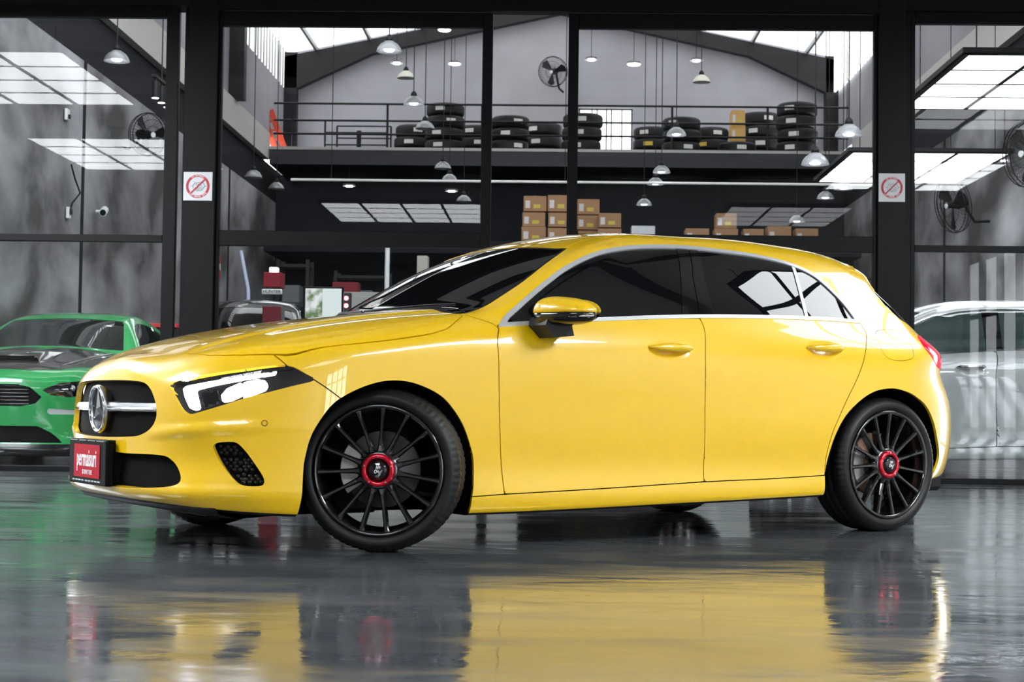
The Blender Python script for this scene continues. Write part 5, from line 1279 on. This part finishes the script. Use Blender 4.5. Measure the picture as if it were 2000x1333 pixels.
# ---------------------------------------------------------------- second body: the green coupe behind the glass
GSl = Lut([-1.0, -.6, -.2, .2, 1.0, 1.8, 2.6, 3.2, 3.9], [.1, .25, .45, .62, .75, .88, 1.0, 1.12, 1.25, 1.40],
          [[.84, .87, .90, .90, .88, .88, .90, .88, .84], [.87, .90, .93, .93, .90, .90, .93, .91, .86], [.89, .915, .945, .945, .915, .915, .95, .93, .88], [.89, .92, .95, .955, .93, .935, .965, .945, .88],
           [.87, .905, .94, .95, .93, .94, .965, .94, .87], [.82, .87, .91, .925, .915, .925, .95, .92, .85], [.74, .80, .845, .86, .855, .86, .87, .84, .77], [.66, .72, .765, .78, .785, .79, .78, .74, .67], [.56, .62, .66, .675, .69, .70, .68, .63, .56], [.44, .50, .54, .555, .575, .59, .56, .50, .44]], -1.0, 4.0, .05, 1.5)
GT1 = Lut([-1.0, -.8, -.4, .1, .7, 1.2], [0, .3, .55, .75, .95], [[.70, .83, .935, 1.005, 1.065, 1.11], [.70, .83, .935, 1.005, 1.065, 1.11], [.67, .80, .895, .965, 1.025, 1.07], [.64, .775, .88, .95, 1.005, 1.05], [.56, .70, .82, .89, .945, .98]], -1.0, 1.2, 0, 1.0)
GT2 = Lut([.3, .9, 1.4, 1.8], [0, .35, .6, .9], [[.86, 1.16, 1.40, 1.54], [.84, 1.14, 1.385, 1.53], [.79, 1.10, 1.35, 1.50], [.70, 1.01, 1.27, 1.42]], .2, 1.9, 0, 1.0)
GT3 = Lut([.9, 1.4, 1.8, 2.3, 2.8, 3.3, 3.8], [0, .35, .6, .9], [[1.40, 1.455, 1.47, 1.445, 1.35, 1.20, 1.08], [1.39, 1.445, 1.46, 1.435, 1.34, 1.19, 1.07], [1.35, 1.41, 1.425, 1.40, 1.305, 1.16, 1.05], [1.26, 1.32, 1.335, 1.31, 1.22, 1.09, 1.0]], .8, 3.9, 0, 1.0)
GFl = Lut([0, .3, .5, .7, .82, .92, 1.0], [.06, .15, .25, .36, .50, .62, .72, .80, .9], [[-.90, -.885, -.85, -.77, -.66, -.48, -.2], [-.94, -.925, -.89, -.81, -.70, -.51, -.22], [-.90, -.885, -.85, -.78, -.68, -.50, -.21], [-.90, -.885, -.85, -.78, -.68, -.50, -.21], [-.925, -.91, -.87, -.79, -.69, -.50, -.21], [-.945, -.93, -.885, -.80, -.69, -.50, -.21], [-.935, -.92, -.875, -.785, -.67, -.48, -.2], [-.90, -.885, -.84, -.75, -.63, -.44, -.18], [-.83, -.815, -.77, -.68, -.56, -.37, -.12]], 0, 1.0, .05, 1.1)
def gbody(x, w, z):
    s = w - GSl(x, z); top = smax(GT1(x, w), smin(GT2(x, w), GT3(x, w), .14), .03)
    v = smax(s, (z - top) * .92, .06); v = smax(v, (GFl(w, z) - x) * .9, .06)
    v = smax(v, x - (3.85 - .25 * w * w - .12 * np.abs(z - .7)), .06); return smax(v, .10 - z, .03)
GREEN = mat('green_paint', (.015, .36, .085), .3, coat=1., coat_rough=.02); CARBON = mat('carbon_bonnet', (.040, .034, .033), .30, coat=1., coat_rough=.05)
add_noise(CARBON, 160, 2, (.03, .026, .025), (.055, .048, .046))
GTINT = mat('coupe_glass', (.012, .016, .015), .0, spec=.6, coat=.5, coat_rough=0.)
WHITEPAINT = mat('white_paint', (.46, .49, .49), .3, coat=1., coat_rough=.02); WTINT = mat('sedan_glass', (.045, .075, .072), .0, spec=.6, coat=.5, coat_rough=0.)
BLACKPAINT = mat('black_paint', (.008, .008, .009), .25, coat=1.)

def plain_wheel(parent, loc, flip, rad, dark=RIMBLK, n=10):
    sg = -1 if flip else 1
    b = MB(); b.lathe([(rad * .74, .0), (rad * .78, -.008), (rad * .95, -.01), (rad, .03), (rad, .20), (rad * .95, .23), (rad * .74, .22)], 48, 'y'); w = b.build('wheel', RUBBER, parent, loc, (0, 0, math.pi if flip else 0))
    b = MB(); b.lathe([(rad * .76, .01), (rad * .72, .0), (rad * .70, .05), (rad * .68, .2)], 40, 'y'); b.build('rim', dark, w)
    for k in range(n):
        b = MB(); b.box((0, .03, rad * .40), (.028, .03, rad * .66)); b.build('spoke', dark, w, (0, 0, 0), (0, k * 2 * math.pi / n, 0))
    b = MB(); b.lathe([(.0, .0), (.06, .0), (.065, .04), (.0, .04)], 24, 'y'); b.build('hub', dark, w)
    b = MB(); b.lathe([(.0, .09), (rad * .55, .09), (rad * .55, .1), (.0, .1)], 32, 'y'); b.build('brake_disc', STEEL, w)

def build_coupe():
    root = empty('coupe_car', (-4.77, 14.22, 0), math.pi / 2); tag(root, 'green coupe with a dark carbon bonnet, parked nose-on behind the left-hand glass', 'car')
    V, Q = surface_net(.019, gbody, (-1.02, 4.0), 1.0, (.04, 1.56)); T = np.concatenate([Q[:, [0, 1, 2]], Q[:, [0, 2, 3]]])
    M = clip((V, T), V[:, 1]); M[0][:, 1] = np.maximum(M[0][:, 1], 0)
    gf = lambda P: grad(P, .007, gbody)
    XZ = lambda M: M[0][:, [0, 2]]; XW = lambda M: M[0][:, [0, 1]]; YZ = lambda M: M[0][:, [1, 2]]
    def split(M, field, gap=0.): d = field(M); return clip(M, d - gap), clip(M, -d - gap)
    F = lambda M, nm, mt, sd=0, **k: finish(M, nm, mt, k.pop('par', root), sd, gradf=gf, **k)
    F(M, 'inner_shell', DARK, 0, flange=0, off=-.035)
    def circ(cx, r): return [(cx + r * math.cos(a), .34 + r * math.sin(a)) for a in np.linspace(-.6, math.pi + .6, 40)] + [(cx - r * .8, -.2), (cx + r * .8, -.2)]
    _, M = split(M, lambda M: np.where(M[0][:, 1] > .5, np.maximum(sdf(XZ(M), circ(0, .39)), sdf(XZ(M), circ(2.72, .40))), -.08))
    ws, M = split(M, lambda M: np.where((M[0][:, 2] > .95) & (M[0][:, 0] < 1.6), sdf(XW(M), [(1.40, -.3), (1.40, .35), (1.43, .545), (1.1, .635), (.86, .70), (.80, .55), (.76, .3), (.75, -.3)], .1), -.1))
    F(ws, 'windscreen', GTINT, 0, flange=0, off=-.004)
    dl = catmull([(.95, 1.03), (1.12, 1.12), (1.34, 1.27), (1.6, 1.345), (2.0, 1.35), (2.35, 1.29), (2.62, 1.16), (2.7, 1.08), (2.3, 1.055), (1.6, 1.03)], True, 4)
    win, M = split(M, lambda M: np.where(M[0][:, 1] > .45, sdf(XZ(M), dl), -.08))
    for sd in (-1, 1): F(win, 'side_window', GTINT, sd, flange=0, off=-.004)
    gr = [(-.3, .705), (.30, .705), (.40, .68), (.49, .60), (.44, .545), (.33, .52), (-.3, .52)]
    g, M = split(M, lambda M: np.where(M[0][:, 0] < -.7, sdf(YZ(M), gr), -.08)); gg = F(g, 'grille', BLACKPL, 0, flange=0, off=-.05)
    for k in range(6):
        z = .54 + k * .03; b = MB(); hw = .38 if k < 5 else .36
        b.tube([(float(GFl(np.array([abs(y)]), np.array([z]))[0]) + .03, y, z) for y in np.linspace(-hw, hw, 9)], .006, 6); b.build('slat', BLACKGLOSS, gg)
    hl = [(.49, .66), (.56, .615), (.70, .60), (.86, .63), (.93, .70), (.93, .745), (.80, .742), (.62, .72)]
    h, M = split(M, lambda M: np.where(M[0][:, 0] < -.1, sdf(YZ(M), hl), -.08))
    for sd in (-1, 1):
        ho = F(h, 'headlamp', BLACKGLOSS, sd, flange=0, off=-.02); F(h, 'lens', LENS, sd, flange=.02, off=-.002, par=ho)
        for k in range(2):
            y = .70 + k * .1; x = float(GFl(np.array([y]), np.array([.67]))[0]) - .0; b = MB(); b.lathe([(.0, -.01), (.03, -.005), (.036, .01), (.036, .04)], 20, 'x', (x + .02, sd * y, .675)); b.build('projector', CHROME, ho)
    fg = [(.52, .475), (.55, .455), (.85, .455), (.86, .49), (.54, .505)]
    f_, M = split(M, lambda M: np.where(M[0][:, 0] < -.1, sdf(YZ(M), fg), -.08))
    for sd in (-1, 1): F(f_, 'fog_strip', mat('clear_strip', (.55, .56, .58), .15, coat=1), sd, flange=.01, off=-.004)
    lo = [(-.3, .355), (.45, .355), (.56, .30), (.66, .215), (-.3, .215)]
    l_, M = split(M, lambda M: np.where(M[0][:, 0] < -.3, sdf(YZ(M), lo), -.08)); F(l_, 'lower_grille', BLACKPL, 0, flange=0, off=-.05)
    sp, M = split(M, lambda M: np.where(M[0][:, 0] < -.3, .205 - M[0][:, 2], -.1)); so = F(sp, 'splitter', mat('gloss_splitter', (.006, .006, .007), .2), 0, flange=.02)
    hd, M = split(M, lambda M: np.where((M[0][:, 2] > .70) & (M[0][:, 0] < .95), sdf(XW(M), [(-.80, -.3), (-.80, .35), (-.70, .60), (-.50, .78), (-.2, .835), (.3, .835), (.68, .80), (.74, .5), (.69, .3), (.68, -.3)], .1), -.1), .003)
    hb = F(hd, 'bonnet', CARBON, 0)
    F(M, 'body', GREEN, 0)
    # bonnet scoop and ridges
    b = MB()
    def hz(x, y): return float(GT1(np.array([x]), np.array([abs(y)]))[0])
    v = []
    for (x, dz) in ((-.55, .035), (-.50, .062), (-.2, .05), (.3, .004)):
        for y in (-.36, -.33, 0, .33, .36): v.append((x, y, hz(x, y) + (dz if abs(y) < .35 else -.01)))
    f = [(i * 5 + k, i * 5 + k + 1, i * 5 + 6 + k, i * 5 + 5 + k) for i in range(3) for k in range(4)]
    b.add(v, f, True); b.build('scoop', CARBON, hb)
    b = MB(); b.box((-.545, 0, hz(-.54, .15) + .016), (.02, .62, .04)); b.build('scoop_mouth', DARK, hb)
    for sd in (-1, 1):
        b = MB(); b.tube([(x, sd * (.56 + .1 * t), hz(x, .56 + .1 * t) + .004) for t, x in ((0, -.6), (.3, -.3), (.6, .1), (1, .6))], [.004, .014, .018, .01], 8); b.build('ridge', CARBON, hb)
        b = MB()
        for (r_, mt) in ((1, GREEN),):
            nu, nv = 24, 12; v = []; f = []
            for j in range(nv + 1):
                ph = -math.pi / 2 + math.pi * j / nv
                for i in range(nu):
                    t = 2 * math.pi * i / nu; v.append((.98 + .07 * math.cos(t) * math.cos(ph) ** .7 + .02, sd * (.955 + .115 * math.sin(t) * math.cos(ph) ** .7), 1.045 + .068 * math.sin(ph)))
            for j in range(nv):
                for i in range(nu): f.append((j * nu + i, j * nu + (i + 1) % nu, (j + 1) * nu + (i + 1) % nu, (j + 1) * nu + i))
            b.add(v, f, True)
        mo = b.build('door_mirror', GREEN, root); b = MB(); b.box((1.0, sd * .86, .995), (.06, .16, .03)); b.build('mirror_stalk', BLACKPL, mo)
    # emblem on the splitter, towards the driver's side
    ex = float(GFl(np.array([.18]), np.array([.14]))[0]) - .012
    em = MB(); c = Vector((ex, -.16, .135))
    for a0, L_ in ((1.75, .085), (3.5, .055), (.2, .05), (4.6, .06)):
        dy, dz = math.cos(a0), math.sin(a0); em.add([c + Vector((0, -dy * L_, dz * L_)), c + Vector((-.004, -dz * .011, -dy * .011)), c + Vector((-.004, dz * .011, dy * .011)), c + Vector((-.012, 0, 0))], [(0, 1, 3), (0, 3, 2), (0, 2, 1)])
    em.build('emblem', CHROME, so)
    for x, fl in ((0, 0), (0, 1), (2.72, 0), (2.72, 1)): plain_wheel(root, (x, .90 if fl else -.90, .345), fl, .345)
    return root
build_coupe()

NET = None
def build_plain_car(name, loc, rz, sc, paint, glass, label, handle=True):
    """a closed-body car cut from the first body surface, stretched to its own proportions"""
    root = empty(name, loc, rz); tag(root, label, 'car'); sx, sy, sz = sc
    global NET
    if NET is None: NET = surface_net(.021)
    V, Q = NET; T = np.concatenate([Q[:, [0, 1, 2]], Q[:, [0, 2, 3]]]); M = clip((V, T), V[:, 1]); M[0][:, 1] = np.maximum(M[0][:, 1], 0)
    f = FEAT; XZ = lambda M: M[0][:, [0, 2]]; XW = lambda M: M[0][:, [0, 1]]; YZ = lambda M: M[0][:, [1, 2]]; xz = lambda l: [(a[0], a[2]) for a in l]
    def split(M, field, gap=0.): d = field(M); return clip(M, d - gap), clip(M, -d - gap)
    objs = []
    def F(M, nm, mt, sd=0, par=root, **k):
        o = finish(M, nm, mt, par, sd, **k); o.data.transform(Matrix.Diagonal((sx, sy, sz, 1))); return o
    aF = xz(f['archF']) + [(.405, .05), (-.33, .05)]; aR = xz(f['archR']) + [(3.06, .05), (2.31, .05)]
    F(M, 'inner_shell', DARK, 0, flange=0, off=-.035)
    _, M = split(M, lambda M: np.where(M[0][:, 1] > .45, np.maximum(sdf(XZ(M), aF), sdf(XZ(M), aR)), -.08))
    dlo = np.concatenate([xz(f['dlo_up']), xz(f['dlo_low'])[::-1]]); df = lambda M: np.where(M[0][:, 1] > .4, sdf(XZ(M), dlo), -.08)
    win, M = split(M, df); rim, gl = split(win, lambda M: .014 - df(M))
    a_, rest = split(gl, lambda M: 1.53 - M[0][:, 0]); p_, rest = split(rest, lambda M: 1.66 - M[0][:, 0])
    for sd in (-1, 1):
        F(rim, 'window_trim', CHROME, sd, off=.003); F(a_, 'front_side_window', glass, sd, flange=0, off=-.004); F(p_, 'pillar_cover', BLACKGLOSS, sd, flange=0); F(rest, 'rear_side_window', glass, sd, flange=0, off=-.004)
    ws, M = split(M, lambda M: np.where((M[0][:, 2] > .86) & (M[0][:, 0] < 1.3), sdf(XW(M), [(1.022, -.2), (1.034, .38), (1.077, .564), (.777, .683), (.514, .708), (.415, .68), (.375, .5), (.335, .3), (.308, -.2)], .1), -.1)); F(ws, 'windscreen', glass, 0, flange=0, off=-.004)
    rg = [(-.2, 1.205), (.45, 1.195), (.535, 1.17), (.62, 1.03), (.63, .985), (.55, .965), (-.2, .955)]
    rw, M = split(M, lambda M: np.where(M[0][:, 0] > 2.7, sdf(YZ(M), rg, .1), -.1)); F(rw, 'rear_window', glass, 0, flange=0, off=-.004)
    tl = [(-2.235, .925), (-2.207, .87), (-2.30, .818), (-2.45, .79), (-2.85, .782), (-2.99, .86), (-2.9, .915), (-2.45, .945)]
    tf, M = split(M, lambda M: np.where((M[0][:, 0] > 2.9) & (M[0][:, 1] > .3), sdf(np.stack([M[0][:, 1] - M[0][:, 0], M[0][:, 2]], 1), tl), -.08))
    for sd in (-1, 1): F(tf, 'tail_lamp', TAILRED, sd, flange=.02)
    uz = [((a[0] + a[1]) * .7071, a[2]) for a in f['hl']]; hh, M = split(M, lambda M: np.where((M[0][:, 0] < 0) & (M[0][:, 1] > .3), sdf(np.stack([(M[0][:, 0] + M[0][:, 1]) * .7071, M[0][:, 2]], 1), uz), -.08))
    for sd in (-1, 1): F(hh, 'headlamp', mat('unlit_lamp', (.25, .26, .27), .1, coat=1), sd, flange=.02)
    gr = [(a, b_) for a, b_ in GRILLE]; g_, M = split(M, lambda M: np.where(M[0][:, 0] < -.6, sdf(YZ(M), gr), -.08)); F(g_, 'grille', BLACKPL, 0, flange=0, off=-.03)
    dF = xz(f['doorF']); dB = xz(f['doorB']); dR = xz(f['doorR'])
    fd, M = split(M, lambda M: np.where(M[0][:, 1] > .6, sdf(XZ(M), np.concatenate([dF[::-1], [(.545, .90), (1.0, .935), (1.3, .96)], dB, [(1.3, .24), (1.0, .23)]])), -.08), .003)
    rd, M = split(M, lambda M: np.where(M[0][:, 1] > .6, sdf(XZ(M), np.concatenate([dB[::-1], [(1.62, .99), (2.2, 1.01), (2.6, 1.0)], dR, [(1.9, .26)]])), -.08), .003)
    for sd in (-1, 1):
        for nm, pt, h0, h1, hz in (('front_door', fd, 1.285, 1.512, .85), ('rear_door', rd, 2.205, 2.425, .87)):
            d_ = F(pt, nm, paint, sd); b = MB(); b.tube([(sx * (h0 + (h1 - h0) * t), sy * sd * (.889 + .025 * math.sin(math.pi * t)), sz * hz) for t in np.linspace(0, 1, 9)], [.006] + [.018] * 7 + [.006], 10); b.build('door_handle', CHROME, d_)
        nu, nv = 24, 12; v = []; fs = []; b = MB()
        for j in range(nv + 1):
            ph = -math.pi / 2 + math.pi * j / nv
            for i in range(nu):
                t = 2 * math.pi * i / nu; v.append((sx * .80 + .07 * math.cos(t) * math.cos(ph) ** .7, sd * (sy * .99 + .11 * math.sin(t) * math.cos(ph) ** .7), sz * .955 + .07 * math.sin(ph)))
        for j in range(nv):
            for i in range(nu): fs.append((j * nu + i, j * nu + (i + 1) % nu, (j + 1) * nu + (i + 1) % nu, (j + 1) * nu + i))
        b.add(v, fs, True); mo = b.build('door_mirror', paint, root); b = MB(); b.box((sx * .80, sd * sy * .90, sz * .92), (.06, .14, .03)); b.build('mirror_stalk', BLACKPL, mo)
    F(M, 'body', paint, 0)
    for x, fl in ((0, 0), (0, 1), (2.729, 0), (2.729, 1)): plain_wheel(root, (sx * x, sy * (.84 if fl else -.84), .33), fl, .33, SILVER, 8)
    return root
build_plain_car('sedan_car', (2.02, 14.45, 0), 0, (1.08, 1.0, 1.125), WHITEPAINT, WTINT, 'white car parked side-on behind the right-hand glass')
build_plain_car('suv_car', (-4.05, 20.0, 0), math.pi / 2, (1.05, 1.02, 1.42), BLACKPAINT, TINT, 'black off-roader parked behind the glass beside the left column')
